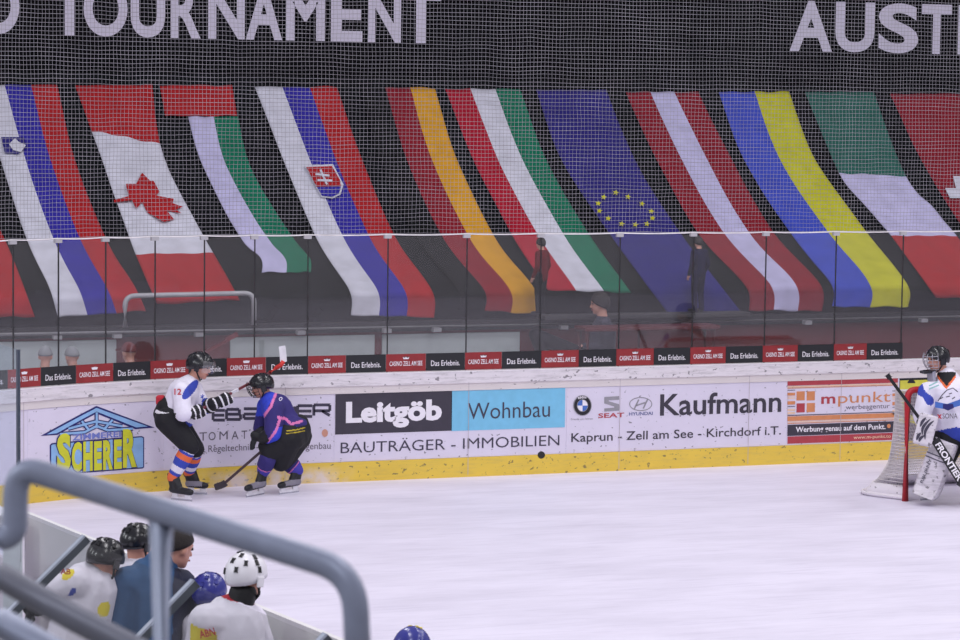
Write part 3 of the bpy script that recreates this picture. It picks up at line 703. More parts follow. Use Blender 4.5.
def shell(h, a, b, c, th_of, c0=(0, 0, 0), n=28, m=9, thick=0.012, ridge=0.0):
    """open helmet shell; th_of(phi) = how far down from the crown it reaches"""
    bm = bmesh.new()
    def pt(th, ph, g):
        k = 1+ridge*(math.cos(3*ph)**2)*math.sin(th)
        return h.p(c0[0]+(a*k+g)*math.sin(th)*math.cos(ph), c0[1]+(b*k+g)*math.sin(th)*math.sin(ph), c0[2]+(c*k+g)*math.cos(th))
    lay = []
    for g in (0, -thick):
        top = bm.verts.new(pt(0, 0, g)); rings = []
        for j in range(1, m+1):
            rings.append([bm.verts.new(pt(th_of(2*PI*i/n)*j/m, 2*PI*i/n, g)) for i in range(n)])
        for i in range(n): bm.faces.new((top, rings[0][i], rings[0][(i+1) % n]))
        for j in range(m-1):
            for i in range(n): bm.faces.new((rings[j][i], rings[j+1][i], rings[j+1][(i+1) % n], rings[j][(i+1) % n]))
        lay.append(rings[-1])
    for i in range(n): bm.faces.new((lay[0][i], lay[1][i], lay[1][(i+1) % n], lay[0][(i+1) % n]))
    return bm, pt
def helmet(h, root, m, visor=False, cage=False, vents=((35, 150), (35, 210), (55, 110), (55, 250), (60, 165), (60, 195), (30, 60), (30, 300)), name='helmet', ventm=None, big=1.0):
    tf = lambda ph: math.radians(74+46*(0.5-0.5*math.cos(ph))**0.6)
    bm, pt = shell(h, 0.132*big, 0.108*big, 0.128*big, tf, (-0.006, 0, 0.012), ridge=0.035)
    o = from_bm(name, bm, m, root, True)
    for th, ph in vents:
        t, p_ = math.radians(th), math.radians(ph)
        c = pt(t, p_, -0.002); nrm = (c-h.p(-0.006, 0, 0.012)).normalized(); d, a_, b_ = frame_of(nrm, h.u)
        bm = bmesh.new(); add_box(bm, c, (0.008*h.k, 0.019*h.k, 0.030*h.k), (d, a_, b_), 0.003); from_bm('vent', bm, ventm or VENT, o)
    for s_ in (1, -1):
        bm = bmesh.new(); add_tube(bm, spline([h.p(-0.01, 0.1*s_, -0.04), h.p(0.02, 0.085*s_, -0.09), h.p(0.04, 0.03*s_, -0.135)], 4), 0.008*h.k, 6); from_bm('strap', bm, STRAP, o)
        bm = bmesh.new(); add_box(bm, h.p(-0.005, 0.112*s_, -0.02), (0.05*h.k, 0.014*h.k, 0.06*h.k), (h.f, h.l, h.u), 0.006); from_bm('ear_guard', bm, m, o)
    if visor:
        bm = bmesh.new(); rows = []
        for th in (66, 78, 90, 101, 110):
            rows.append([bm.verts.new(pt(math.radians(th), math.radians(p_), 0.022)) for p_ in range(-70, 71, 14)])
        for a_, b_ in zip(rows, rows[1:]):
            for i in range(len(a_)-1): bm.faces.new((a_[i], b_[i], b_[i+1], a_[i+1]))
        v = from_bm('visor', bm, VISOR, o, True)
    if cage:
        bm = bmesh.new()
        for th in (78, 92, 106, 120, 132): add_tube(bm, [pt(math.radians(th), math.radians(p_), 0.03) for p_ in range(-66, 67, 11)], 0.0035*h.k, 5)
        for p_ in (-66, -44, -22, 0, 22, 44, 66): add_tube(bm, [pt(math.radians(t), math.radians(p_), 0.03) for t in range(66, 136, 10)], 0.0035*h.k, 5)
        from_bm('cage', bm, cage, o)
    return o
def glove(root, elbow, wrist, grip, axis, fdir, stripe=True, name='glove', mats=None):
    """gauntlet: cuff on the forearm, palm, four bent fingers round the shaft and a thumb"""
    e, w_, g = V(elbow), V(wrist), V(grip); ax = V(axis).normalized(); fd = V(fdir).normalized(); rd = (w_-e).normalized()
    pr = [('c', w_-rd*0.10, w_-rd*0.0, 0.088, 0.066), ('c', w_, g-fd*0.03, 0.058, 0.054)]
    ln = (0.036, 0.044, 0.042, 0.032)
    for i in range(4):
        b = g+ax*(i-1.5)*0.035+fd*0.005-rd*0.01; k1 = b+rd*ln[i]+fd*0.012; k2 = k1+fd*0.038
        pr += [('c', b, k1, 0.021, 0.0195), ('c', k1, k2, 0.0195, 0.018), ('c', k2, k2-rd*0.03, 0.018, 0.016)]
    pr += [('c', w_+ax*0.03, g+ax*0.055-rd*0.01, 0.022, 0.019), ('c', g+ax*0.055-rd*0.01, g+ax*0.05+fd*0.045+rd*0.012, 0.018, 0.015)]
    def pick(p):
        if not stripe: return 0
        t = (p-w_).dot(rd); return 1 if (math.sin((p-g).dot(ax)*105+0.8) > 0.62 and t > -0.0) or -0.075 < t < -0.055 else 0
    return blob(name, pr, root, mats or [GLV, GLW], pick, 0.0075, 2)
def skate(root, heel, toe, grey=False):
    """boot on a holder and steel runner; heel and toe are the runner's ends on the ice"""
    he, to = V(heel), V(toe); d = (to-he); d.z = 0; L = d.length; d.normalize(); a = V((0, 0, 1)).cross(d)
    z = lambda p, k, s=0.0: V((p.x, p.y, p.z+k))+d*s
    pr = [('c', z(he, 0.115, 0.02), z(to, 0.098, -0.03), 0.043, 0.038), ('c', z(he, 0.12, 0.04), z(he, 0.235, 0.015), 0.047, 0.05), ('c', z(he, 0.15, 0.1), z(he, 0.22, 0.05), 0.04, 0.045), ('c', z(to, 0.1, -0.05), z(to, 0.098, -0.015), 0.04, 0.034),
          ('c', z(he, 0.21, -0.02), z(he, 0.275, -0.035), 0.022, 0.014), ('c', z(he, 0.16, 0.11), z(he, 0.29, 0.075), 0.026, 0.018)]
    pk = (lambda p: 1 if (p-z(he, 0.13)).dot(d) < L*0.78 and abs((p-he).z-0.12) < 0.03 else 0) if grey else (lambda p: 0)
    b = blob('skate', pr, root, [BOOT, BOOT_G], pk, 0.009, 3)
    bm = bmesh.new(); c = (he+to)/2
    add_box(bm, z(he, 0.052, L*0.2), (0.07, 0.02, 0.05), (d, a, V((0, 0, 1))), 0.004); add_box(bm, z(to, 0.052, -L*0.2), (0.07, 0.02, 0.05), (d, a, V((0, 0, 1))), 0.004); add_box(bm, z(c, 0.03), (L*0.95, 0.016, 0.02), (d, a, V((0, 0, 1))), 0.004)
    from_bm('blade_holder', bm, BLADE, b)
    bm = bmesh.new(); add_box(bm, z(c, 0.011), (L, 0.005, 0.022), (d, a, V((0, 0, 1)))); from_bm('blade', bm, STEEL, b)
    return z(he, 0.24, 0.02)
def stick(label, pts, mats, blade_pts, blade_m, tape=None, wdt=0.03, group=None, hgt=0.075):
    a, b = V(pts[0]), V(pts[1])
    r = thing('hockey_stick', label, 'hockey stick', (a if a.z < b.z else b), group)
    d, x, y = frame_of(b-a)
    bm = bmesh.new(); add_box(bm, (a+b)/2, ((b-a).length, 0.021, wdt), (d, x, y), 0.004); from_bm('shaft', bm, mats, r)
    if tape is not None:
        bm = bmesh.new(); add_box(bm, a+d*0.1, (0.2, 0.026, wdt+0.006), (d, x, y), 0.004); from_bm('grip_tape', bm, tape, r)
    P = spline([V(p) for p in blade_pts], 5); bm = bmesh.new(); rows = []
    for i, p in enumerate(P):
        t = (P[min(i+1, len(P)-1)]-P[max(i-1, 0)]).normalized(); n = FW.cross(t).normalized()
        th = FW*0.006; hh = n*hgt/2*(0.75 if i in (0, len(P)-1) else 1)
        rows.append([bm.verts.new(p+hh+th), bm.verts.new(p+hh-th), bm.verts.new(p-hh-th), bm.verts.new(p-hh+th)])
    for i in range(len(rows)-1):
        for k in range(4): bm.faces.new((rows[i][k], rows[i][(k+1) % 4], rows[i+1][(k+1) % 4], rows[i+1][k]))
    bm.faces.new(rows[0]); bm.faces.new(rows[-1][::-1]); from_bm('blade', bm, blade_m, r)
    return r

FH = V((FW.x, FW.y, 0)).normalized(); RH = V((RT.x, RT.y, 0)).normalized(); Z = V((0, 0, 1))

# ---------------------------------------------------------------- skater in white, left
A0 = G(180, 499); DA = depth(A0)
a_ = lambda u, v, dd=0.0: at_d(u, v, DA+dd)
r = thing('person', 'hockey player in white jersey and black helmet holding his stick up', 'person', A0)
h = Hd(a_(200, 366), RH*0.96-FH*0.10-Z*0.22, Z, 1.06)
neck, chest, pel = a_(190, 383), a_(183, 393), a_(170, 417)
shN, elN, wrN, grN = a_(181, 391, -0.19), a_(183, 413, -0.26), a_(191, 413, -0.22), a_(198.5, 411.5, -0.18)
shF, elF, wrF, grF = a_(194, 389, 0.16), a_(205, 408, 0.10), a_(216, 403, -0.02), a_(226, 399.5, -0.06)
hpN, knN, hpF, knF = a_(168, 420, -0.10), a_(190, 446, -0.12), a_(174, 419, 0.10), a_(195, 449, 0.14)
hlN, toN = G(171, 499.5), G(192, 501.5); hlF, toF = G(187, 494), G(207, 494.5)
anN = skate(r, hlN, toN); anF = skate(r, hlF, toF, True)
blob('body', head_prims(h, neck)+[('c', neck, chest, 0.065, 0.11), ('c', chest, pel, 0.12, 0.11), ('c', shN, elN, 0.045, 0.038), ('c', elN, wrN, 0.038, 0.028), ('c', wrN, grN, 0.026, 0.03), ('c', shF, elF, 0.045, 0.038), ('c', elF, wrF, 0.038, 0.028), ('c', wrF, grF, 0.026, 0.03),
     ('c', chest, shN, 0.09, 0.05), ('c', chest, shF, 0.09, 0.05), ('c', pel, hpN, 0.1, 0.09), ('c', pel, hpF, 0.1, 0.09), ('c', hpN, knN, 0.085, 0.06), ('c', hpF, knF, 0.085, 0.06), ('c', knN, anN, 0.055, 0.035), ('c', knF, anF, 0.055, 0.035)], r, SKIN, vox=0.012)
face(h, r); helmet(h, r, HEL_K, visor=True, big=1.07)
def pkA(p):
    q_ = p; tN, dN = seg_t(q_, shN, elN); tF, dF = seg_t(q_, elF, wrF); tt, dd_ = seg_t(q_, chest, pel)
    ff = RH.dot(q_-chest)
    if dF < 0.10 and tF > 0.02 and RH.dot(q_-elF) > -0.03: return 1 if 0.05 < tF < 0.85 else 0
    q0_ = q_-a_(192, 388, 0); aa, bb_ = RH.dot(q0_)*0.55+Z.dot(q0_)*0.83, RH.dot(q0_)*0.83-Z.dot(q0_)*0.55
    if (aa/0.105)**2+(bb_/0.045)**2 < 1 and FH.dot(q0_) < 0.05: return 1
    if tt > 0.82 and dN > 0.10: return 1
    if (q_-neck).length < 0.078: return 2
    if abs(FH.dot(q_-chest)) < 0.035 and RH.dot(q_-chest.lerp(pel, tt)) < -0.14: return 3
    return 0
blob('jersey', [('c', neck, chest, 0.10, 0.165), ('c', chest, a_(176, 409), 0.172, 0.165), ('c', a_(176, 409), a_(172, 417), 0.165, 0.17), ('c', a_(185, 413, -0.05), a_(188, 421, -0.05), 0.12, 0.07), ('c', chest+RH*0.04, shN, 0.13, 0.105), ('c', chest+RH*0.04, shF, 0.12, 0.10), ('c', shN, elN, 0.102, 0.098), ('c', elN, wrN, 0.09, 0.062), ('c', shF, elF, 0.09, 0.075), ('c', elF, wrF, 0.075, 0.058)],
     r, [J_W, J_B, J_O, J_R], pkA, 0.011, 5)
def dot_on(name, root, c, sz, m, nrm, k=None):
    """small printed patch (a thin disc or box) lying on cloth"""
    d, a, b = frame_of(V(nrm), Z); bm = bmesh.new(); add_box(bm, c, (0.006, sz[0], sz[1]), (d, a, b), 0.002); return from_bm(name, bm, m, root)
def letter_on(name, root, s, c, wd, hg, m, nrm, up=Z, bold=0.02):
    n = V(nrm).normalized(); x = V(up).cross(n).normalized(); y = n.cross(x)
    return letters(name, s, -wd/2, wd/2, -hg/2, hg, lambda a, b: V(c)+x*a+y*b, m, root, bold, fit_box=True)
letter_on('sleeve_number', r, '12', shN-FH*0.118+Z*0.005+RH*(-0.02), 0.075, 0.065, J_R, -FH)
letter_on('chest_star', r, '*', a_(202.5, 396.5, -0.02), 0.05, 0.05, J_B, -FH+RH*0.8)
blob('pants', [('c', a_(169, 409), pel, 0.15, 0.165), ('c', a_(163, 414), pel, 0.11, 0.15), ('c', pel, hpN, 0.15, 0.15), ('c', pel, hpF, 0.15, 0.14), ('c', hpN, knN, 0.15, 0.108), ('c', hpF, knF, 0.14, 0.105)], r, [PANT, GLW],
     lambda p: 1 if abs(Z.dot(p-a_(165, 410.5)))+0.1*RH.dot(p-a_(165, 410)) < 0.008 and FH.dot(p-pel) < -0.06 and RH.dot(p-pel) < 0.02 else 0, 0.011, 5)
bm = bmesh.new(); add_box(bm, a_(160.5, 400), (0.09, 0.12, 0.10), (RH, FH, Z), 0.02); from_bm('back_pad', bm, J_R, r)
for kn, an in ((knN, anN), (knF, anF)):
    def pks(p, kn=kn, an=an):
        t = (p-kn).dot(an-kn)/(an-kn).length_squared
        return 0 if t < 0.16 else 1 if t < 0.24 else 2 if t < 0.40 else 1 if t < 0.62 else 0 if t < 0.80 else 1 if t < 0.9 else 2
    blob('sock', [('c', kn-Z*0.0, kn.lerp(an, 0.45), 0.088, 0.092), ('c', kn.lerp(an, 0.45), an, 0.09, 0.062)], r, [J_W, J_B, J_O], pks, 0.010, 3)
glove(r, elN, wrN, grN, (grF-grN), FH*0.2-Z, True); glove(r, elF, wrF, grF, (grF-grN), FH*0.2-Z, True)
sA = grN-(grF-grN).normalized()*0.12
M_shw = mat('shaft_maroon', (120, 58, 66), 0.4); M_shr = mat('shaft_red', (206, 52, 48), 0.4)
e1 = a_(271, 372.0, 0.72); dA = (e1-sA).normalized()
rs = stick('hockey stick raised by the white skater, with a white-taped blade', (sA, e1), M_shw, [a_(283.5, 362, 0.72), a_(283.2, 357, 0.72), a_(282.6, 350, 0.72), a_(281.8, 346, 0.72)], GLW, None, 0.021)
tube_obj('red_neck', [e1-dA*0.02, a_(276, 368, 0.72), a_(281, 365, 0.72), a_(283.4, 361, 0.72)], 0.026, M_shr, rs, 6)
bm = bmesh.new(); add_box(bm, sA.lerp(e1, 0.55), (0.10, 0.026, 0.028), (frame_of(dA)), 0.004); from_bm('white_band', bm, GLW, rs)

# ---------------------------------------------------------------- skater in blue, right
B0 = G(275, 494); DB = depth(B0)
b_ = lambda u, v, dd=0.0: at_d(u, v, DB+dd)
r = thing('person', 'hockey player in blue jersey with pink stripes crouching in black shorts', 'person', B0)
h = Hd(b_(261.5, 386), -RH*0.95-FH*0.22-Z*0.25, Z, 0.98)
neck, chest, pel = b_(269, 400), b_(277, 409), b_(293, 433)
shN, elN, wrN, grN = b_(274, 408, -0.19), b_(273, 433, -0.25), b_(263, 438, -0.22), b_(255, 438, -0.20)
shF, elF, wrF, grF = b_(266, 406, 0.16), b_(260, 428, 0.14), b_(265, 440, 0.02), b_(267, 446, -0.05)
hpN, knN, hpF, knF = b_(288, 438, -0.12), b_(268, 458, -0.16), b_(296, 436, 0.10), b_(288, 462, 0.12)
hlN, toN = G(264, 494), G(246, 497.5); hlF, toF = G(299, 492), G(279, 494.5)
anN = skate(r, hlN, toN, True); anF = skate(r, hlF, toF, True)
blob('body', head_prims(h, neck)+[('c', neck, chest, 0.065, 0.11), ('c', chest, pel, 0.12, 0.11), ('c', shN, elN, 0.045, 0.038), ('c', elN, wrN, 0.038, 0.028), ('c', wrN, grN, 0.026, 0.03), ('c', shF, elF, 0.045, 0.038), ('c', elF, wrF, 0.038, 0.028), ('c', wrF, grF, 0.026, 0.03),
     ('c', chest, shN, 0.09, 0.05), ('c', chest, shF, 0.09, 0.05), ('c', pel, hpN, 0.1, 0.09), ('c', pel, hpF, 0.1, 0.09), ('c', hpN, knN, 0.085, 0.06), ('c', hpF, knF, 0.085, 0.06), ('c', knN, anN, 0.055, 0.035), ('c', knF, anF, 0.055, 0.035)], r, SKIN, vox=0.012)
face(h, r); helmet(h, r, HEL_K, cage=STRAP, big=1.05)
# image-plane pattern of the jersey measured on the near side, as stripes along the cloth
def near_line(p, pts, wd):
    for (u0, v0), (u1, v1) in zip(pts, pts[1:]):
        a, b = b_(u0, v0, -0.2), b_(u1, v1, -0.2); d = b-a
        q_ = p-a; q_ = q_-FH*q_.dot(FH); dd = d-FH*d.dot(FH)
        t = max(0, min(1, q_.dot(dd)/dd.length_squared))
        if (q_-dd*t).length < wd: return True
    return False
def side(p, u0, v0, u1, v1):
    a, b = b_(u0, v0, -0.2), b_(u1, v1, -0.2); d = b-a; n = V((-d.dot(Z), d.dot(RH))); q_ = p-a
    return q_.dot(RH)*n.x+q_.dot(Z)*n.y
def pkB(p):
    if near_line(p, [(275, 394), (272, 405), (264, 416)], 0.015): return 2
    if near_line(p, [(281, 417), (277, 429), (269, 440)], 0.014): return 2
    if near_line(p, [(279, 416), (287, 420), (291, 424), (301, 422)], 0.014): return 2
    if side(p, 275, 394, 264, 416) < 0 and p.z > b_(264, 417).z: return 1
    if side(p, 281, 417, 269, 440) > 0 and p.z < b_(285, 424).z and (p-pel).dot(RH) < 0.06: return 1
    return 0
blob('jersey', [('c', neck, chest, 0.10, 0.165), ('c', chest, b_(281, 419), 0.175, 0.18), ('c', b_(281, 419), b_(288, 428), 0.18, 0.185), ('c', b_(285, 430, -0.08), b_(271, 440, -0.08), 0.13, 0.08), ('c', chest, shN, 0.13, 0.11), ('c', chest, shF, 0.13, 0.105), ('c', shN, elN, 0.11, 0.10), ('c', elN, wrN+RH*0.06, 0.095, 0.07), ('c', shF, elF, 0.095, 0.08), ('c', elF, wrF, 0.08, 0.06), ('c', b_(290, 425, -0.1), b_(303, 423, -0.06), 0.12, 0.05)],
     r, [J_N, J_RB, J_P], pkB, 0.011, 5)
letter_on('back_name', r, 'NO', b_(279.5, 400.5, -0.21), 0.09, 0.035, J_W, -FH+RH*0.3+Z*0.3, Z*0.7-RH)
def pkP(p): return 1 if near_line(p, [(287, 432.5), (304, 431.5)], 0.006) or near_line(p, [(287, 430), (304, 429)], 0.006) else 0
blob('pants', [('c', b_(300, 423), pel, 0.10, 0.19), ('c', b_(301, 428), hpF, 0.11, 0.17), ('c', pel, hpN, 0.18, 0.18), ('c', pel, hpF, 0.18, 0.18), ('c', hpN, b_(270, 452, -0.16), 0.17, 0.115), ('c', hpF, b_(284, 459, 0.08), 0.17, 0.13), ('c', hpN, b_(281, 461, -0.05), 0.17, 0.12), ('c', b_(266, 446, -0.15), b_(270, 455, -0.15), 0.09, 0.09)], r, [PANT, mat('piping_yellow', (170, 150, 40), 0.8)], pkP, 0.011, 5)
for kn, an in ((knN, anN), (knF, anF)):
    def pks(p, kn=kn, an=an):
        t = (p-kn).dot(an-kn)/(an-kn).length_squared; return 0 if t < 0.56 else 2 if t < 0.63 else 1
    blob('sock', [('c', kn, kn.lerp(an, 0.45), 0.098, 0.098), ('c', kn.lerp(an, 0.45), an, 0.096, 0.065)], r, [J_N, mat('sock_blue', (72, 66, 168), 0.8), J_P], pks, 0.010, 3)
gd = (b_(216, 487, -0.05)-b_(260, 445, -0.05)).normalized()
glove(r, elN, wrN, grN, V((0, 0, 1))*0.4+RH*0.1, -FH*0.3-Z, False); glove(r, elF, wrF, grF, -gd, -FH*0.3-Z, False)
DS = depth(G(222, 493)); tip = at_d(214.5, 487.5, DS)-Z*0.038; bl0 = at_d(226, 482.5, DS)-Z*0.055
stick('hockey stick of the blue skater with its dark blade on the ice', (b_(268, 445.5, -0.05), bl0+Z*0.06), mat('shaft_dark', (78, 58, 66), 0.4), [bl0+Z*0.055, bl0.lerp(tip, 0.3)+Z*0.042, tip+Z*0.038], mat('blade_dark', (60, 52, 60), 0.5), None, 0.022)

# ---------------------------------------------------------------- goal
XG, YG = 14.374, 25.0
M_post = mat('goal_red', (176, 34, 44), 0.4); M_pad = board_mat('goal_pad', (226, 220, 228), 0.62); M_netw = mat('goal_cord', (206, 200, 202), 0.8)
r = thing('ice_hockey_goal', 'red framed ice hockey goal with white netting in front of the boards', 'goal', (XG+0.915, YG, 0))
XG2 = XG+1.83
tube_obj('frame', fillet([(XG, YG, 0.0), (XG, YG, 1.22), (XG2, YG, 1.22), (XG2, YG, 0.0)], 0.10), 0.036, M_post, r, 12)
c1 = G(864, 495); c1.z = 0
base = spline([V((XG, YG+0.02, 0)), V((c1.x+0.22, YG+0.05, 0)), V((c1.x, c1.y, 0)), V((c1.x+0.28, YG+0.85, 0)), V((XG+0.5, YG+1.12, 0)), V((XG+1.33, YG+1.12, 0)), V((XG2-c1.x-0.28+XG, YG+0.85, 0)), V((XG2+XG-c1.x, c1.y, 0)), V((XG2+XG-c1.x-0.22, YG+0.05, 0)), V((XG2, YG+0.02, 0))], 8)
top = spline([V((XG, YG+0.02, 1.20)), V((XG-0.01, YG+0.1, 1.2)), V((XG-0.02, YG+0.2, 1.2)), V((XG+0.04, YG+0.27, 1.19)), V((XG+0.5, YG+0.33, 1.18)), V((XG+1.33, YG+0.33, 1.18)), V((XG2-0.04, YG+0.27, 1.19)), V((XG2+0.02, YG+0.2, 1.2)), V((XG2+0.01, YG+0.1, 1.2)), V((XG2, YG+0.02, 1.2))], 8)
tube_obj('base_tube', [p+Z*0.03 for p in base], 0.022, M_pad, r, 8)
bm = bmesh.new(); n = len(base); rows = []
for p, t in zip(base, top):
    pad = p.lerp(t, 0.15); rows.append((p, pad, t))
def side_at(p, t, k):                        # netting curves in quickly above the pad, then rises steeply
    e = 1-(1-k)**2.6; return V((p.x+(t.x-p.x)*e, p.y+(t.y-p.y)*e, p.z+(t.z-p.z)*k))
pg = [[bm.verts.new(side_at(p, t, k)) for k in (0.0, 0.06, 0.13)] for p, t, in zip(base, top)]
for i in range(n-1):
    for k in range(2): bm.faces.new((pg[i][k], pg[i+1][k], pg[i+1][k+1], pg[i][k+1]))
o = from_bm('skirt_pad', bm, M_pad, r, True); md = o.modifiers.new('t', 'SOLIDIFY'); md.thickness = 0.02
bm = bmesh.new()
def res(pts, m):
    L = [0]
    for a, b in zip(pts, pts[1:]): L.append(L[-1]+(b-a).length)
    out = []; j = 0
    for i in range(m+1):
        x = L[-1]*i/m
        while j < len(L)-2 and L[j+1] < x: j += 1
        out.append(pts[j].lerp(pts[j+1], (x-L[j])/max(1e-6, L[j+1]-L[j])))
    return out
bb, tt = res(base, 110), res(top, 110)
for p, t in zip(bb, tt): add_tube(bm, [side_at(p, t, 0.12+0.88*k/9) for k in range(10)], 0.0042, 4, False)
for j in range(28):
    k = 0.13+0.87*j/27; add_tube(bm, [side_at(p, t, k) for p, t in zip(bb, tt)], 0.0042, 4, False)
for i in range(1, 56): add_tube(bm, [tt[i], tt[110-i]], 0.0035, 3, False)
for i in range(40): x = XG+1.83*i/39; add_tube(bm, [V((x, YG, 1.2)), V((x, YG+0.3, 1.185))], 0.0035, 3, False)
from_bm('netting', bm, M_netw, r)

# ---------------------------------------------------------------- goalkeeper
GK0 = G(944, 503); DG = depth(GK0)
g_ = lambda u, v, dd=0.0: at_d(u, v, DG+dd)
r = thing('person', 'goalkeeper in white jersey and leg pads in front of the goal', 'person', V((GK0.x, GK0.y, 0)))
h = Hd(g_(937.5, 359), -RH*0.93-FH*0.32-Z*0.10, Z, 1.02)
neck, chest, pel = g_(947, 377), g_(952, 398), g_(957, 436)
shN, elN, wrN = g_(928, 392, -0.10), g_(922, 416, -0.16), g_(926, 428, -0.26)
shF, elF, wrF = g_(980, 392, -0.02), g_(990, 418, -0.2), g_(978, 440, -0.35)
hpN, hpF = g_(948, 441, -0.03), g_(972, 441, 0.0); knN, knF = g_(943, 458, -0.1), g_(990, 462, -0.1)
anN, anF = g_(927, 489, -0.08), g_(1006, 492, -0.08)
blob('body', head_prims(h, neck)+[('c', neck, chest, 0.07, 0.13), ('c', chest, pel, 0.14, 0.13), ('c', chest, shN, 0.1, 0.055), ('c', chest, shF, 0.1, 0.055), ('c', shN, elN, 0.05, 0.04), ('c', elN, wrN, 0.04, 0.03), ('c', shF, elF, 0.05, 0.04), ('c', elF, wrF, 0.04, 0.03),
     ('c', pel, hpN, 0.12, 0.1), ('c', pel, hpF, 0.12, 0.1), ('c', hpN, knN, 0.09, 0.065), ('c', hpF, knF, 0.09, 0.065), ('c', knN, anN, 0.06, 0.04), ('c', knF, anF, 0.06, 0.04)], r, SKIN, vox=0.013)
face(h, r)
hm = helmet(h, r, HEL_K, cage=mat('cage_steel', (170, 168, 178), 0.35, 0.5), big=1.03)
bm = bmesh.new(); add_box(bm, h.p(0.125, 0, -0.12), (0.13, 0.10, 0.018), (h.f, h.l, h.u), 0.006); from_bm('chin_guard', bm, HEL_K, hm)
bm = bmesh.new(); add_box(bm, h.p(0.085, 0, -0.175), (0.02, 0.13, 0.10), ((h.f-h.u*0.2).normalized(), h.l, h.u), 0.008); from_bm('throat_guard', bm, mat('throat_guard_grey', (176, 176, 192), 0.4), hm)
ne = V((-0.2, -0.1, 0))
def pkG(p):
    q_ = p-EYE; k = FPX/q_.dot(FW); u, v = 480+q_.dot(RT)*k, 320-q_.dot(UP)*k
    if v > 431-4.0*abs(((u-916)/20.0) % 2-1): return 1
    t, d = seg_t(p, g_(919.5, 388, -0.12), g_(929, 401, -0.20)); 
    if d < 0.055: return 1
    vv = abs((u-946.5)/7.5); e = v-(389.5-9.5*vv)
    if vv < 1.25 and e < 0 and p.z < neck.z+0.1 and v > 372: return 2 if e > -3.2 else 3
    return 0
blob('jersey', [('c', neck, chest, 0.115, 0.22), ('c', chest, g_(957, 413), 0.25, 0.275), ('c', g_(957, 413), g_(958, 424), 0.275, 0.27), ('c', chest, shN, 0.19, 0.115), ('c', chest, shF, 0.19, 0.115), ('c', shN, elN, 0.115, 0.10), ('c', elN, wrN, 0.10, 0.075), ('c', shF, elF, 0.12, 0.11), ('c', elF, wrF, 0.1, 0.08)], r, [J_W, J_B, J_O, PANT], pkG, 0.012, 5)
zn = -0.36
def jp(u, v): return g_(u, v, zn)
def jflat(name, polys, m, dz=0.0):
    bm = bmesh.new()
    for P in polys:
        a = [bm.verts.new(g_(u, v, zn-0.015*((u-945)/15)-dz)) for u, v in P]; bm.faces.new(a)
    bmesh.ops.triangulate(bm, faces=bm.faces); return from_bm(name, bm, m, r)
jflat('crest_head', [[(938, 402), (941, 396), (946, 391), (952, 389), (957, 392), (959, 397), (958, 403), (950, 408), (943, 408)]], J_W, 0.004)
jflat('crest_outline', lines([((938, 401), (942, 395)), ((942, 395), (947, 390)), ((947, 390), (953, 388)), ((953, 388), (958, 392)), ((940, 399), (943, 397)), ((946, 397), (950, 396)), ((949, 394), (952, 393)), ((952, 399), (955, 397))], 0.9), K_dk, 0.006)
jflat('crest_ribbon', [[(935, 401.5), (947, 404), (961, 399), (961, 405.5), (947, 409.5), (935, 407.5)]], K_blue, 0.007)
jflat('crest_mouth', [[(943, 404), (953, 404), (954, 408), (948, 410.5), (943, 408.5)]], K_navy, 0.009)
letters('jersey_lettering', 'SONA', 0, 15, 0, 5.2, lambda a, b: g_(942.5+a, 418.6-b, zn-0.012), K_mid, r, 0.01, fit_box=True)
letters('jersey_mark', 'x', 0, 5.0, 0, 4.4, lambda a, b: g_(937+a, 418.8-b, zn-0.01), J_R, r, 0.04, fit_box=True)
jflat('shoulder_print', lines([((929, 386), (938, 381.5)), ((929, 389), (939, 385))], 1.6), mat('print_mint', (160, 200, 200), 0.6), -0.10)
blob('pants', [('c', pel, hpN, 0.18, 0.17), ('c', pel, hpF, 0.18, 0.17), ('c', hpN, knN, 0.18, 0.14), ('c', hpF, knF, 0.18, 0.14)], r, PANT, None, 0.013, 4)
M_gpad = board_mat('leg_pad_white', (214, 208, 218), 0.6, dirt=0.5); M_gpg = mat('leg_pad_grey', (92, 90, 104), 0.6)
def legpad(T, B, T2_, name='leg_pad', word_=None):
    """goalkeeper's pad: thigh rise, knee, shin and boot wrap along T-B with face normal towards the shooter"""
    d = (B-T).normalized(); n = (-FH-RH*0.35+Z*0.1); n = (n-d*n.dot(d)).normalized(); x = d.cross(n)
    bm = bmesh.new(); rows = []; Ld = (B-T).length
    for i, (k, wd, dep, bend) in enumerate(((0, .24, .05, .00), (0.03, .27, .08, .0), (0.22, .28, .09, .03), (0.3, .28, .10, .05), (0.36, .28, .09, .045), (0.7, .285, .10, .03), (0.85, .285, .10, .03), (0.95, .27, .10, .06), (1.0, .24, .08, .10))):
        c = T+d*Ld*k+n*bend
        prof = [(-.5, -1), (-.5, .35), (-.42, .8), (-.15, 1), (.15, 1), (.42, .8), (.5, .35), (.5, -1)]
        rows.append([bm.verts.new(c+x*a*wd+n*b*dep) for a, b in prof])
    for i in range(len(rows)-1):
        for k in range(8):
            f = bm.faces.new((rows[i][k], rows[i][(k+1) % 8], rows[i+1][(k+1) % 8], rows[i+1][k])); f.material_index = 0
    bm.faces.new(rows[0]); bm.faces.new(rows[-1][::-1])
    o = from_bm(name, bm, [M_gpad], r)
    for k in (0.27, 0.34):
        bm = bmesh.new(); add_box(bm, T+d*Ld*k+n*0.135, (0.26, 0.02, 0.012), (x, n, d), 0.004); from_bm('pad_roll', bm, M_gpg, o)
    c = T+d*Ld*0.56
    letters('pad_lettering', 'RBURNY', -0.15, 0.13, 0, 0.032, lambda a, b: c+d*(-a)+x*(b+0.05)+n*0.143, M_gpg, o, 0.02, fit_box=True)
    return o, d, n, x
legpad(g_(946, 441, -0.2), g_(925, 496, -0.14), None); legpad(g_(984, 445, -0.2), g_(1006, 497, -0.14), None)
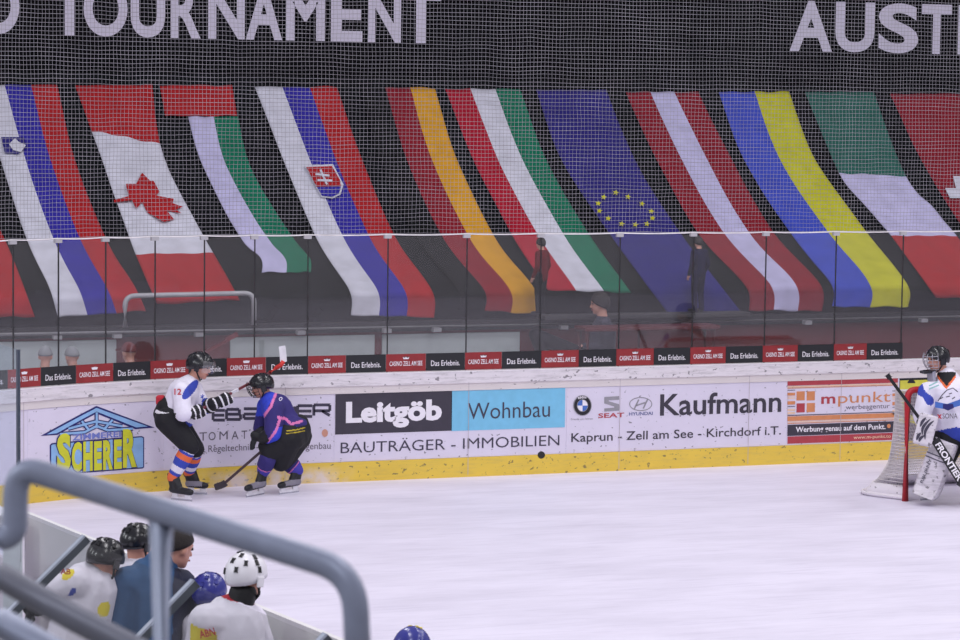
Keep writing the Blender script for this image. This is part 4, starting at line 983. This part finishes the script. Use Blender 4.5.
def gskate(B):
    b = V((B.x, B.y, 0)); return skate(r, b-(-FH*0.6-RH*0.5).normalized()*0.12+FH*0.05, b+(-FH*0.6-RH*0.5).normalized()*0.12+FH*0.05)
gskate(G(927, 500)); gskate(G(1006, 501))
# blocker
dB = (g_(921, 446, -0.3)-g_(929, 416, -0.3)).normalized(); nB = (-FH-RH*0.15).normalized(); nB = (nB-dB*nB.dot(dB)).normalized(); xB = dB.cross(nB)
cB = g_(925.5, 430, -0.44); bm = bmesh.new(); add_box(bm, cB, (0.205, 0.06, 0.34), (xB, nB, dB), 0.022)
bk = from_bm('blocker', bm, M_gpad, r)
def bl(a, b): return cB+xB*a+dB*b+nB*0.034
for pts in ([(-.06, -.12), (-.02, -.06), (0.0, .02), (-.02, .10)], [(-.02, -.13), (.02, -.06), (.035, .0), (.02, .06)], [(.03, -.13), (.055, -.08), (.065, -.02)], [(.0, .06), (.03, .10), (.035, .14)], [(.04, .04), (.06, .08), (.065, .13)]):
    P = spline([V((a, b, 0)) for a, b in pts], 5); bm = bmesh.new(); L_, R_ = [], []
    for i, p in enumerate(P):
        t = (P[min(i+1, len(P)-1)]-P[max(0, i-1)]).normalized(); w2 = 0.016*math.sin(PI*(i+0.6)/(len(P)+0.2))
        L_.append(bm.verts.new(bl(p.x-t.y*w2, p.y+t.x*w2))); R_.append(bm.verts.new(bl(p.x+t.y*w2, p.y-t.x*w2)))
    for i in range(len(P)-1): bm.faces.new((L_[i], L_[i+1], R_[i+1], R_[i]))
    from_bm('blocker_mark', bm, K_dk, bk)
glove(r, elN, wrN-FH*0.04, cB+FH*0.085, g_(888, 376)-g_(960, 478), -FH*0.2+RH, False, 'glove')
blob('catching_glove', [('e', g_(976, 446, -0.42), (RH*0.12, FH*0.06, Z*0.16)), ('c', g_(980, 438, -0.35), g_(976, 446, -0.42), 0.08, 0.09), ('c', g_(976, 446, -0.45), g_(966, 438, -0.47), 0.05, 0.035)]+[('c', g_(974+3*i, 450, -0.45), g_(972+4*i, 459, -0.47), 0.032, 0.024) for i in range(4)], r, [M_gpad], None, 0.012, 3)
# goalkeeper's stick: thin shaft above, broad paddle below
rs = thing('hockey_stick', 'goalkeeper\'s black stick with white lettering on its broad paddle', 'hockey stick', G(962, 500))
s0, s1, s2 = g_(888.5, 376.5, -0.30), g_(935, 439.5, -0.34), g_(962, 482.5, -0.44)
d1, x1_, y1_ = frame_of(s1-s0, FH); d2, x2_, y2_ = frame_of(s2-s1, FH)
bm = bmesh.new(); add_box(bm, (s0+s1)/2, ((s1-s0).length+0.05, 0.034, 0.024), (d1, x1_, y1_), 0.004); from_bm('shaft', bm, GLV, rs)
bm = bmesh.new(); add_box(bm, s0, (0.05, 0.05, 0.04), (d1, x1_, y1_), 0.01); from_bm('shaft_knob', bm, GLV, rs)
bm = bmesh.new(); add_box(bm, (s1+s2)/2, ((s2-s1).length, 0.10, 0.026), (d2, x2_, y2_), 0.006); pdl = from_bm('paddle', bm, K_blk, rs)
nn = y2_ if y2_.dot(FH) < 0 else -y2_; xx = d2; yy = nn.cross(xx)
letters('paddle_lettering', 'FRONTIER', 0.05, (s2-s1).length-0.03, -0.034, 0.068, lambda a, b: s1+xx*a+yy*b+nn*0.0145, K_white, pdl, 0.03, fit_box=True)
bb0 = s2; bb1 = G(985, 503)+Z*0.06
bm = bmesh.new(); dd_, xa, ya = frame_of(bb1-bb0, FH); add_box(bm, (bb0+bb1)/2, ((bb1-bb0).length+0.08, 0.09, 0.026), (dd_, xa, ya), 0.006); from_bm('blade', bm, K_blk, rs)

# ---------------------------------------------------------------- puck
pp = at_d(541.3, 455, depth(at_y(541, 455, YB))-0.25)
bm = bmesh.new(); bmesh.ops.create_cone(bm, cap_ends=True, segments=24, radius1=0.042, radius2=0.042, depth=0.03, matrix=Matrix.Translation(pp) @ Matrix.Rotation(1.2, 4, 'X'))
bmesh.ops.bevel(bm, geom=bm.edges[:], offset=0.003, segments=1, affect='EDGES')
tag(from_bm('puck', bm, mat('rubber_black', (26, 25, 28), 0.6), None, False, pp), 'black puck in the air just in front of the boards', 'puck')

# ---------------------------------------------------------------- solid figures behind the glass, standing in for reflections in it
def hand(pr, wrist, d, side_, k=1.0):
    """palm, four bent fingers and a thumb at the end of a forearm"""
    d = V(d).normalized(); s_ = V(side_).normalized(); n = d.cross(s_); w_ = V(wrist)
    pr.append(('c', w_, w_+d*0.07*k, 0.024*k, 0.032*k)); pr.append(('e', w_+d*0.06*k, (d*0.05*k, s_*0.042*k, n*0.02*k)))
    for i, L in enumerate((0.065, 0.075, 0.07, 0.055)):
        b = w_+(d*0.095+s_*(i-1.5)*0.021)*k; m_ = b+d*L*0.55*k+n*0.006*k; pr += [('c', b, m_, 0.0095*k, 0.009*k), ('c', m_, m_+(d*L*0.4+n*0.02)*k, 0.009*k, 0.0075*k)]
    pr += [('c', w_+(d*0.03-s_*0.035)*k, w_+(d*0.075-s_*0.065)*k, 0.012*k, 0.009*k)]
def stander(label, foot, height, fwd, top_m, leg_m, hat=None, hatname='cap', lean=0.0, arms='down', hair_m=None, name='person', sit=0):
    """plain-clothed figure; foot = point between the feet"""
    k = height/1.72; f = V(fwd).normalized(); l = Z.cross(f)
    B = lambda a, b, c: V(foot)+(f*a+l*b+Z*c)*k
    ln = lean
    hipz = 0.90-sit; kneez = 0.50-sit*0.1
    r = thing(name, label, 'person', V(foot))
    hd = Hd(B(0.03+ln, 0, hipz+0.71), f-Z*0.1, Z, k); nk = B(0.0+ln*0.9, 0, hipz+0.56); ch = B(-0.01+ln*0.7, 0, hipz+0.38); pe = B(0, 0, hipz+0.04)
    pr = head_prims(hd, nk)+[('c', nk, ch, 0.062*k, 0.11*k), ('c', ch, pe, 0.12*k, 0.12*k)]
    jr = [('c', nk-Z*0.05*k, ch, 0.085*k, 0.15*k), ('c', ch, pe-Z*0.06*k, 0.155*k, 0.155*k)]; lr = [('c', pe, pe-Z*0.04*k, 0.13*k, 0.14*k)]; sh = []
    for s_ in (1, -1):
        a = B(-0.01+ln*0.85, 0.17*s_, hipz+0.48); e = B(-0.04+ln*0.9, 0.24*s_, hipz+0.2); w_ = B(0.08+ln, 0.22*s_, hipz-0.03)
        if arms == 'fold': w_ = B(0.2+ln, 0.06*s_, hipz+0.2)
        pr += [('c', ch, a, 0.09*k, 0.05*k), ('c', a, e, 0.045*k, 0.038*k), ('c', e, w_, 0.036*k, 0.025*k)]; hand(pr, w_, w_-e, f, k)
        jr += [('c', ch, a, 0.12*k, 0.075*k), ('c', a, e, 0.072*k, 0.062*k), ('c', e, w_, 0.06*k, 0.045*k)]
        hp = B(0, 0.09*s_, hipz); kn = B(0.03+sit*0.9, 0.10*s_, kneez); an = B(0.0+sit*0.8, 0.11*s_, 0.08)
        pr += [('c', pe, hp, 0.1*k, 0.09*k), ('c', hp, kn, 0.08*k, 0.055*k), ('c', kn, an, 0.052*k, 0.035*k)]
        lr += [('c', hp, kn, 0.105*k, 0.078*k), ('c', kn, an, 0.075*k, 0.06*k)]; sh.append((an, B(0.15+sit*0.8, 0.13*s_, 0.045)))
    blob('body', pr, r, SKIN, None, 0.010*k, 3); face(hd, r)
    blob('jacket', jr, r, top_m, None, 0.013*k, 4); blob('trousers', lr, r, leg_m, None, 0.013*k, 4)
    for an, to in sh: blob('shoe', [('c', V((an.x, an.y, foot[2]+0.05*k)), to, 0.048*k, 0.04*k)], r, BOOT, None, 0.012*k, 3)
    if hat:
        bm, _ = shell(hd, 0.112, 0.092, 0.118, lambda ph: math.radians(80+18*(0.5-0.5*math.cos(ph))), (-0.005, 0, 0.012)); c = from_bm(hatname, bm, hat, r, True)
        if hatname == 'cap':
            bm = bmesh.new(); add_box(bm, hd.p(0.13, 0, 0.035), (0.09, 0.13, 0.012), (hd.f, hd.l, hd.u), 0.005); from_bm('cap_peak', bm, hat, c)
    if hair_m:
        bm, _ = shell(hd, 0.116, 0.10, 0.125, lambda ph: math.radians(66+72*(0.5-0.5*math.cos(ph))**0.5), (-0.01, 0, 0.01), thick=0.02); from_bm('hair', bm, hair_m, r, True)
    return r
C_gs = mat('coat_grey', (150, 152, 158), 0.8); C_gh = mat('beanie_grey', (142, 146, 152), 0.8); C_drj = mat('jacket_dark_red', (100, 10, 20), 0.9, spec=0.05); C_cap = mat('cap_dark_red', (104, 34, 36), 0.7)
C_nv = mat('trousers_navy', (18, 16, 54), 0.9, spec=0.05); C_blk = mat('trousers_black', (20, 20, 25), 0.9, spec=0.05); C_slate = mat('shirt_slate', (52, 52, 68), 0.8)
def behind(label, u, v, y, hgt_off, **kw):
    p = at_y(u, v, y); hgt = p.z+0.1; return stander(label, V((p.x, y, 0.006)), hgt, *kw.pop('a'), **kw)
behind('reflected spectator in grey beanie, built as a figure behind the leftmost black tile', 45, 357, 28.75, 0, a=(V((0.4, 1, 0)), C_gs, C_blk), hat=C_gh, hatname='beanie')
behind('reflected spectator in grey beanie, built in front of the white panel, second from left', 73, 357.5, 28.75, 0, a=(V((-0.3, 1, 0)), C_gs, C_blk), hat=C_gh, hatname='beanie')
behind('reflected spectator in a dark red cap, built beside the leftmost white panel', 130, 353, 28.75, 0, a=(V((-0.35, 1, 0)), C_drj, C_blk), hat=C_cap)
zs = at_y(640, 318, 29.3).z
p = at_y(597, 303, 29.25)
stander('reflected dark-haired spectator, built as a figure sitting behind the reflected wine-red table', V((p.x+0.05, 29.2, 1.06)), 1.80, V((-0.97, 0.22, 0)), C_slate, C_blk, hair_m=HAIR_D, arms='fold', sit=0.60-(p.z-2.13)*0.9)
# child-sized figures on a ledge, standing in for reflections in the glass
YK = 29.62
M_step = mat('step_dark', (56, 55, 58), 0.8)
bm = bmesh.new(); add_box(bm, (at_y(640, 312, YK).x, 29.48, zr+0.085), (at_y(720, 312, YK).x-at_y(515, 312, YK).x, 0.30, 0.05), bevel=0.008)
tag(from_bm('ledge', bm, M_step), 'dark narrow ledge under the flag ends behind the reflected wine-red table', 'ledge')
zf = zr+0.112
for lab, u, tm, lm, fw, hg in (('reflected figure in a dark red jacket, built child-sized before the red striped flag', 541, C_drj, C_blk, V((-0.6, 0.8, 0)), 0.93), ('reflected figure in dark navy clothes, built child-sized before the starred blue flag', 698, C_nv, C_nv, V((-0.3, 1, 0)), 0.93)):
    x = at_y(u, 305, 29.47).x; stander(lab, V((x, 29.47, zf)), hg, fw, tm, lm, hair_m=HAIR_D)
# red stick leaning behind the glass
a, b = at_y(152, 379, 28.7), at_y(228, 340, 28.7)
rs = thing('hockey_stick', 'dark red hockey stick leaning behind the glass above the white skater', 'hockey stick', V((a.x-0.4, 28.7, 0.01)))
bm = bmesh.new(); a0 = V((a.x-0.55, 28.7, a.z-0.28)); d_, x_, y_ = frame_of(b-a0); add_box(bm, (a0+b)/2, ((b-a0).length, 0.021, 0.028), (d_, x_, y_), 0.004); from_bm('shaft', bm, mat('stick_wine', (112, 22, 28), 0.5), rs)
bm = bmesh.new(); add_box(bm, b+d_*0.05+y_*0.012, (0.16, 0.018, 0.05), (d_, x_, y_), 0.006); from_bm('blade', bm, mat('stick_wine', (112, 22, 28)), rs)
# two solid stick shapes, standing in for sticks reflected in the glass
for lab, u0, v0, u1, v1, u2, v2 in (('reflection of a dark hockey stick blade, built right of the hoop rail', 277, 307, 268, 320, 257, 321.5), ('reflection of a dark hockey stick blade, built left of the hanging white stripe', 321, 309, 310, 320, 305, 326)):
    P = [at_y(u0, v0, 29.36), at_y(u1, v1, 29.36), at_y(u2, v2, 29.36)]
    rs = thing('hockey_stick', lab, 'hockey stick', P[2], 'sticks reflected in the glass')
    bm = bmesh.new(); d_, x_, y_ = frame_of(P[0]-P[1], FH); add_box(bm, (P[0]+P[1])/2, ((P[0]-P[1]).length, 0.06, 0.018), (d_, x_, y_), 0.008); from_bm('blade', bm, mat('stick_matt_black', (12, 12, 14), 0.95, spec=0.02), rs)
    bm = bmesh.new(); d_, x_, y_ = frame_of(P[2]-P[1], FH); add_box(bm, (P[2]+P[1])/2, ((P[2]-P[1]).length+0.04, 0.028, 0.018), (d_, x_, y_), 0.006); from_bm('shaft', bm, mat('stick_matt_black', (12, 12, 14), 0.95, spec=0.02), rs)

# ================================================================ PLAYERS' BENCH IN FRONT, LEFT
L0, L1 = at_z(25, 512, 1.2), at_z(340, 640, 1.2)
ld = (L1-L0); ld.z = 0; ld.normalize(); lo = V((ld.y, -ld.x, 0)); lo = lo if lo.x < 0 else -lo          # lo points to the bench side
Lend = L1+ld*4
M_back = mat('bench_board_grey', (226, 224, 226), 0.6, var=0.05, scale=2)
bm = bmesh.new(); mid = (L0+Lend)/2
add_box(bm, V((mid.x, mid.y, 0.6))+lo*(-0.015), ((Lend-L0).length, 0.03, 1.2), (ld, lo, Z), 0.004)
o = tag(from_bm('bench_boards', bm, M_back, None, False, V((mid.x, mid.y, 0))), 'plain grey back of the low boards beside the players\' bench', 'rink boards')
bm = bmesh.new(); c = mid+lo*1.75; add_box(bm, V((c.x, c.y, 0.1)), ((Lend-L0).length+2, 3.3, 0.2), (ld, lo, Z))
tag(from_bm('floor_4', bm, mat('bench_floor', (70, 70, 74), 0.85)), kind='structure')
M_brt, M_brd = mat('bar_painted_lit', (176, 184, 200), 0.4, 0.2), mat('bar_dark', (84, 90, 98), 0.5, 0.2)
ZT = 1.9
Q0, Q1 = at_z(25, 512, ZT), at_z(340, 640, ZT)
qd = (Q1-Q0); qd.z = 0; qd.normalize(); qo = V((qd.y, -qd.x, 0)); qo = qo if qo.x < 0 else -qo
dn = None
tops = [at_z(u, v, ZT) for u, v in ((70, 537), (183, 581), (326, 634))]
tops = [Q0+qd*((t-Q0).dot(qd)) for t in tops]
d = ray(36, 584); t = (tops[0]-EYE).dot(qd)/d.dot(qd); dn = (EYE+d*t-tops[0]).normalized()          # slope of the bars, square to the edge
up_n = dn.cross(qd).normalized(); up_n = up_n if up_n.z > 0 else -up_n
foot = lambda p: p+dn*((p.z-1.1)/-dn.z)
rr = thing('slanted_screen', 'slanted clear screen on grey metal bars over the players\' bench', 'glass screen', (Q0+Q1)/2-Z*(ZT-0.2)+qo*0.8)
for t in tops:
    e = foot(t); bm = bmesh.new(); add_box(bm, (t+e)/2-up_n*0.022, ((e-t).length, 0.03, 0.036), (dn, qd, up_n), 0.004); b_o = from_bm('bar', bm, M_brd, rr)
    bm = bmesh.new(); add_box(bm, (t+e)/2+up_n*0.002, ((e-t).length, 0.034, 0.008), (dn, qd, up_n), 0.002); from_bm('painted_lit_top', bm, M_brt, b_o)  # pale strip paints the light falling on top of the bar
    bm = bmesh.new(); add_box(bm, V((e.x, e.y, 0.62)), (0.06, 0.06, 0.86), None, 0.004); from_bm('post', bm, M_brd, rr)
E0, E1 = foot(Q0-qd*0.4), foot(Q1+qd*0.6)
bm = bmesh.new(); add_box(bm, (E0+E1)/2-up_n*0.06, ((E1-E0).length, 0.06, 0.06), (qd, qo, Z), 0.004); from_bm('base_beam', bm, M_brd, rr)
bm = bmesh.new(); c4 = [Q0-qd*0.4, Q1+qd*0.6, E1, E0]
f = bm.faces.new([bm.verts.new(p-up_n*0.05) for p in c4]); sh_ = from_bm('clear_sheet', bm, glass_mat('screen_sheet', 0.018, 0.02, (0.93, 0.935, 0.925)), rr)
md = sh_.modifiers.new('t', 'SOLIDIFY'); md.thickness = 0.006
# glass screen and white post left of the bench
M_ng = glass_mat('near_glass', 0.075, 0.06, (0.93, 0.97, 1.0))
q0 = at_z(18.7, 350, 2.6); 
pe0 = V((q0.x, q0.y, 0)); pd = V((-0.12, 1, 0)).normalized(); pn = V((pd.y, -pd.x, 0))
r = thing('glass_screen', 'clear glass screen on a white post at the left edge beside the bench', 'glass pane', pe0+pd*0.9)
c = pe0+pd*0.9; bm = bmesh.new(); add_box(bm, V((c.x, c.y, 1.9)), (1.8, 0.014, 1.4), (pd, pn, Z)); from_bm('glass_sheet', bm, M_ng, r)
bm = bmesh.new(); add_box(bm, V((pe0.x, pe0.y, 1.9))+pd*0.012, (0.024, 0.02, 1.4), (pd, pn, Z), 0.003); from_bm('edge_seal', bm, mat('seal_blue_grey', (84, 92, 108), 0.4), r)
bm = bmesh.new(); add_box(bm, V((c.x, c.y, 0.6))+pd*0.05, (1.7, 0.08, 1.195), (pd, pn, Z), 0.01); from_bm('board_panel', bm, M_white, r)
pw = at_d(12.5, 480, depth(pe0+Z*1.3)); bm = bmesh.new(); add_box(bm, V((pw.x, pw.y, 0.75)), (0.115, 0.10, 1.3), (RH, FH, Z), 0.012); from_bm('post', bm, mat('post_white', (206, 214, 226), 0.5), r)

# ---- bench people
def bench_kid(label, hc, D, fwd, hel, body_pts, jersey_m, pick=None, cage=None, k=1.0, vents=None, ventm=None, patch=None, extra=None):
    """helmeted youngster: hc = helmet centre; body_pts = dict of layout points (u, v, dd) for neck, chest, pelvis and arms"""
    p = lambda t: at_d(t[0], t[1], D+(t[2] if len(t) > 2 else 0))
    hd = Hd(p(hc), fwd, Z, k); B = {n: p(t) for n, t in body_pts.items()}
    foot = V((B['pel'].x, B['pel'].y, 0.2)); r = thing('person', label, 'person', foot)
    pr = head_prims(hd, B['neck'])+[('c', B['neck'], B['chest'], 0.062*k, 0.11*k), ('c', B['chest'], B['pel'], 0.12*k, 0.115*k)]
    jr = [('c', B['neck']-Z*0.03, B['chest'], 0.085*k, 0.165*k), ('c', B['chest'], B['pel'], 0.185*k, 0.2*k)]; lr = [('c', B['pel'], B['pel']-Z*0.08, 0.17, 0.17)]
    for n in 'lr':
        s_, e, w_ = B['s'+n], B['e'+n], B['w'+n]
        pr += [('c', B['chest'], s_, 0.09*k, 0.05*k), ('c', s_, e, 0.045*k, 0.038*k), ('c', e, w_, 0.036*k, 0.028*k)]; jr += [('c', B['chest'], s_, 0.15*k, 0.105*k), ('c', s_, e, 0.10*k, 0.085*k), ('c', e, w_, 0.08*k, 0.06*k)]
        sg = 1 if n == 'l' else -1; lf = V((-FH.y, FH.x, 0)); hp = B['pel']+lf*0.1*sg-Z*0.06; an = V((hp.x, hp.y, 0.42)); kn = hp.lerp(an, 0.5)+FH*0.04
        pr += [('c', hp, kn, 0.08, 0.06), ('c', kn, an, 0.055, 0.04)]; lr += [('c', hp, kn, 0.14, 0.11)]
        glove(r, e, w_, w_+(w_-e).normalized()*0.09, FH, -Z, False)
        sk = V((an.x, an.y, 0.2)); skate(r, sk-FH*0.1, sk+FH*0.13); blob('sock', [('c', kn, an, 0.085, 0.06)], r, jersey_m, None, 0.012, 3)
    blob('body', pr, r, SKIN, None, 0.012, 3); face(hd, r)
    blob('jersey', jr, r, jersey_m if isinstance(jersey_m, list) else [jersey_m], (lambda c: pick(c, p, B)) if pick else None, 0.011, 5)
    blob('pants', lr, r, PANT, None, 0.014, 3)
    kw = {} if vents is None else {'vents': vents}
    helmet(hd, r, hel, cage=cage, ventm=ventm, **kw)
    return r, hd, p, B
def near(c, q_, rad): return (c-q_).length < rad
RI = RH*0.8+FH*0.6
# 1: white jersey, black helmet, leaning forward
D1 = 15.8
r, hd, p, B = bench_kid('youngster in black helmet and white jersey bending over beside the blue jacket', (105.5, 560), D1, RH*0.6+FH*0.75-Z*0.4, HEL_K,
    dict(neck=(98, 574), chest=(88, 590), pel=(74, 650), sl=(90, 590, 0.2), el=(100, 620, 0.3), wl=(112, 640, 0.35), sr=(76, 583, -0.12), er=(56, 590, -0.1), wr=(38, 606, 0.05)), [J_W, J_Y, J_B],
    lambda c, p, B: 1 if near(c, p((65, 571, -0.2)), 0.055) or near(c, p((103, 609, -0.1)), 0.05) else 2 if seg_t(c, p((66, 603, -0.2)), p((74, 590, -0.25)))[1] < 0.035 else 0, k=0.97)
letter_on('patch_print', r, 'AB', p((65.5, 571.5, -0.235)), 0.06, 0.035, J_R, -FH, Z)
# 2: dark helmet behind
D2 = 16.6
bench_kid('youngster in dark helmet half hidden behind the man in the blue jacket', (138, 543), D2, RH*0.7+FH*0.7-Z*0.2, HEL_K,
    dict(neck=(137, 561), chest=(137, 582), pel=(137, 650), sl=(124, 576), el=(120, 600), wl=(122, 622, 0.1), sr=(152, 576), er=(156, 600), wr=(154, 622, 0.1)), [J_W], k=0.93)
# 3: blue helmet
D3 = 16.0
bench_kid('youngster in glossy blue helmet left of the white helmet', (209.5, 593), D3, RH*0.5+FH*0.85, HEL_B,
    dict(neck=(210, 610), chest=(211, 632), pel=(212, 700), sl=(196, 628), el=(192, 650), wl=(196, 668, 0.15), sr=(226, 628, 0.1), er=(230, 650, 0.1), wr=(228, 668, 0.2)), [J_W], k=0.93, ventm=HEL_B)
# 4: white helmet with black vents
D4 = 15.2
r, hd, p, B = bench_kid('youngster in white helmet with black vents and white jersey', (246.5, 576), D4, RH*0.62+FH*0.8-Z*0.1, HEL_W,
    dict(neck=(238, 600), chest=(232, 626), pel=(228, 695), sl=(250, 622, 0.16), el=(262, 650, 0.2), wl=(272, 668, 0.25), sr=(206, 622, -0.12), er=(198, 652, -0.1), wr=(206, 672, 0.1)), [J_W, J_Y, J_R],
    lambda c, p, B: 1 if abs((c-p((207, 632))).dot(RH)) < 0.075 and abs((c-p((207, 632))).dot(Z)+0.35*(c-p((207, 632))).dot(RH)) < 0.06 and FH.dot(c-B['chest']) < 0 else 2 if near(c, B['neck'], 0.10) else 0, k=1.04,
    vents=((20, 150), (34, 200), (54, 178), (58, 226), (76, 200), (56, 262), (74, 268), (38, 262), (84, 150)))
letter_on('patch_print', r, 'ABN', p((207, 633, -0.26)), 0.10, 0.045, J_R, -FH-RH*0.35, Z-RH*0.3)
blob('neck_guard', [('c', hd.p(-0.02, 0, -0.10), hd.p(-0.03, 0, -0.145), 0.085, 0.08)], r, STRAP, None, 0.01, 3)
# 5: only the top of a blue helmet at the lower edge
D5 = 14.2
bench_kid('blue and yellow helmet top at the bottom edge of the picture', (412, 650.5), D5, FH*0.9+RH*0.3, HEL_B,
    dict(neck=(411, 672), chest=(410, 695), pel=(408, 760), sl=(395, 690), el=(390, 712), wl=(394, 732, 0.15), sr=(427, 690), er=(432, 712), wr=(428, 732, 0.15)), [J_W], k=0.95, ventm=J_Y, vents=((25, 40), (25, 330), (22, 300), (40, 20)))
# man in the blue jacket
DM = 16.0
m_ = lambda u, v, dd=0.0: at_d(u, v, DM+dd)
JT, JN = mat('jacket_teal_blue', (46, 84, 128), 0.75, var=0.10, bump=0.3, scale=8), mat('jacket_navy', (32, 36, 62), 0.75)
foot = m_(150, 640); foot = V((foot.x, foot.y, 0.2))
r = thing('person', 'dark-haired man in a teal blue jacket standing behind the handrail post', 'person', foot)
hd = Hd(m_(177.5, 547), RH*0.72+FH*0.68-Z*0.25, Z, 1.0); neck, chest, pel = m_(166, 562), m_(153, 588), m_(150, 680)
ar = [(m_(126, 583, -0.1), m_(118, 625, -0.12), m_(132, 655, 0.1)), (m_(180, 585, 0.1), m_(188, 625, 0.1), m_(196, 655, 0.25))]
pr = head_prims(hd, neck)+[('c', neck, chest, 0.065, 0.12), ('c', chest, pel, 0.13, 0.13)]; jr = [('c', neck-RH*0.03+Z*0.02, chest, 0.085, 0.17), ('c', chest, pel, 0.20, 0.21)]; lr = [('c', pel, pel-Z*0.1, 0.18, 0.18)]
for i, (s_, e, w_) in enumerate(ar):
    pr += [('c', chest, s_, 0.1, 0.055), ('c', s_, e, 0.05, 0.042), ('c', e, w_, 0.04, 0.028)]; hand(pr, w_, w_-e, FH); jr += [('c', chest, s_, 0.16, 0.105), ('c', s_, e, 0.10, 0.09), ('c', e, w_, 0.085, 0.06)]
    sg = (-1, 1)[i]; hp = pel+RH*0.1*sg-Z*0.08; an = V((hp.x, hp.y, 0.28)); kn = hp.lerp(an, 0.5)
    pr += [('c', hp, kn, 0.09, 0.06), ('c', kn, an, 0.055, 0.04)]; lr += [('c', hp, kn, 0.12, 0.09), ('c', kn, an, 0.09, 0.075)]
    blob('shoe', [('c', V((an.x, an.y, 0.255)), V((an.x, an.y, 0.25))+FH*0.16, 0.052, 0.045)], r, BOOT, None, 0.013, 3)
blob('body', pr, r, SKIN, None, 0.011, 3); face(hd, r)
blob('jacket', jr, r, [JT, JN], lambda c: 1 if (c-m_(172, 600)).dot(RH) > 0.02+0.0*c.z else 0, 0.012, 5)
blob('collar', [('c', neck-RH*0.01-Z*0.015, neck+Z*0.03+RH*0.01, 0.088, 0.078)], r, JT, None, 0.011, 3)
blob('trousers', lr, r, C_blk, None, 0.014, 4)
bm, _ = shell(hd, 0.114, 0.094, 0.120, lambda ph: math.radians(58+62*(0.5-0.5*math.cos(ph))**0.8), (-0.008, 0, 0.012), thick=0.018); from_bm('hair', bm, HAIR_D, r, True)

# ================================================================ HANDRAIL OF THE STAND, CLOSE TO THE CAMERA
r = thing('stair_handrail', 'galvanised tubular stair handrail crossing the lower left corner', 'railing', V((at_d(160, 560, 5).x, at_d(160, 560, 5).y, 2.6)))
RD = 0.0242
P = fillet([at_d(-14, 540, 5.0), at_d(15, 536, 5.0), at_d(16, 465, 5.0), at_d(180, 517, 4.85), at_d(354, 573, 4.7), at_d(361, 720, 4.7)], 0.07, 8)
tube_obj('top_rail', P, RD, M_steel, r, 14)
a = at_d(161, 516, 4.88); tube_obj('post', [a, V((a.x, a.y, 2.6))], RD, M_steel, r, 14)
tube_obj('middle_rail', [at_d(-40, 553, 4.75), at_d(0, 576, 4.75), at_d(70, 616, 4.72), at_d(160, 662, 4.7), at_d(356, 770, 4.6)], RD, mat('galvanised_tube_dark', (116, 118, 132), 0.45, 0.25, var=0.1, scale=14), r, 14)
tube_obj('lower_rail', [at_d(-60, 590, 4.3), at_d(0, 622, 4.3), at_d(60, 656, 4.3), at_d(240, 760, 4.2)], RD, M_steel, r, 14)
a = P[-1]; tube_obj('post', [a, V((a.x, a.y, 2.6))], RD, M_steel, r, 14)
a = at_d(-14, 538, 5.0); tube_obj('post', [a, V((a.x, a.y, 2.6))], RD, M_steel, r, 14)
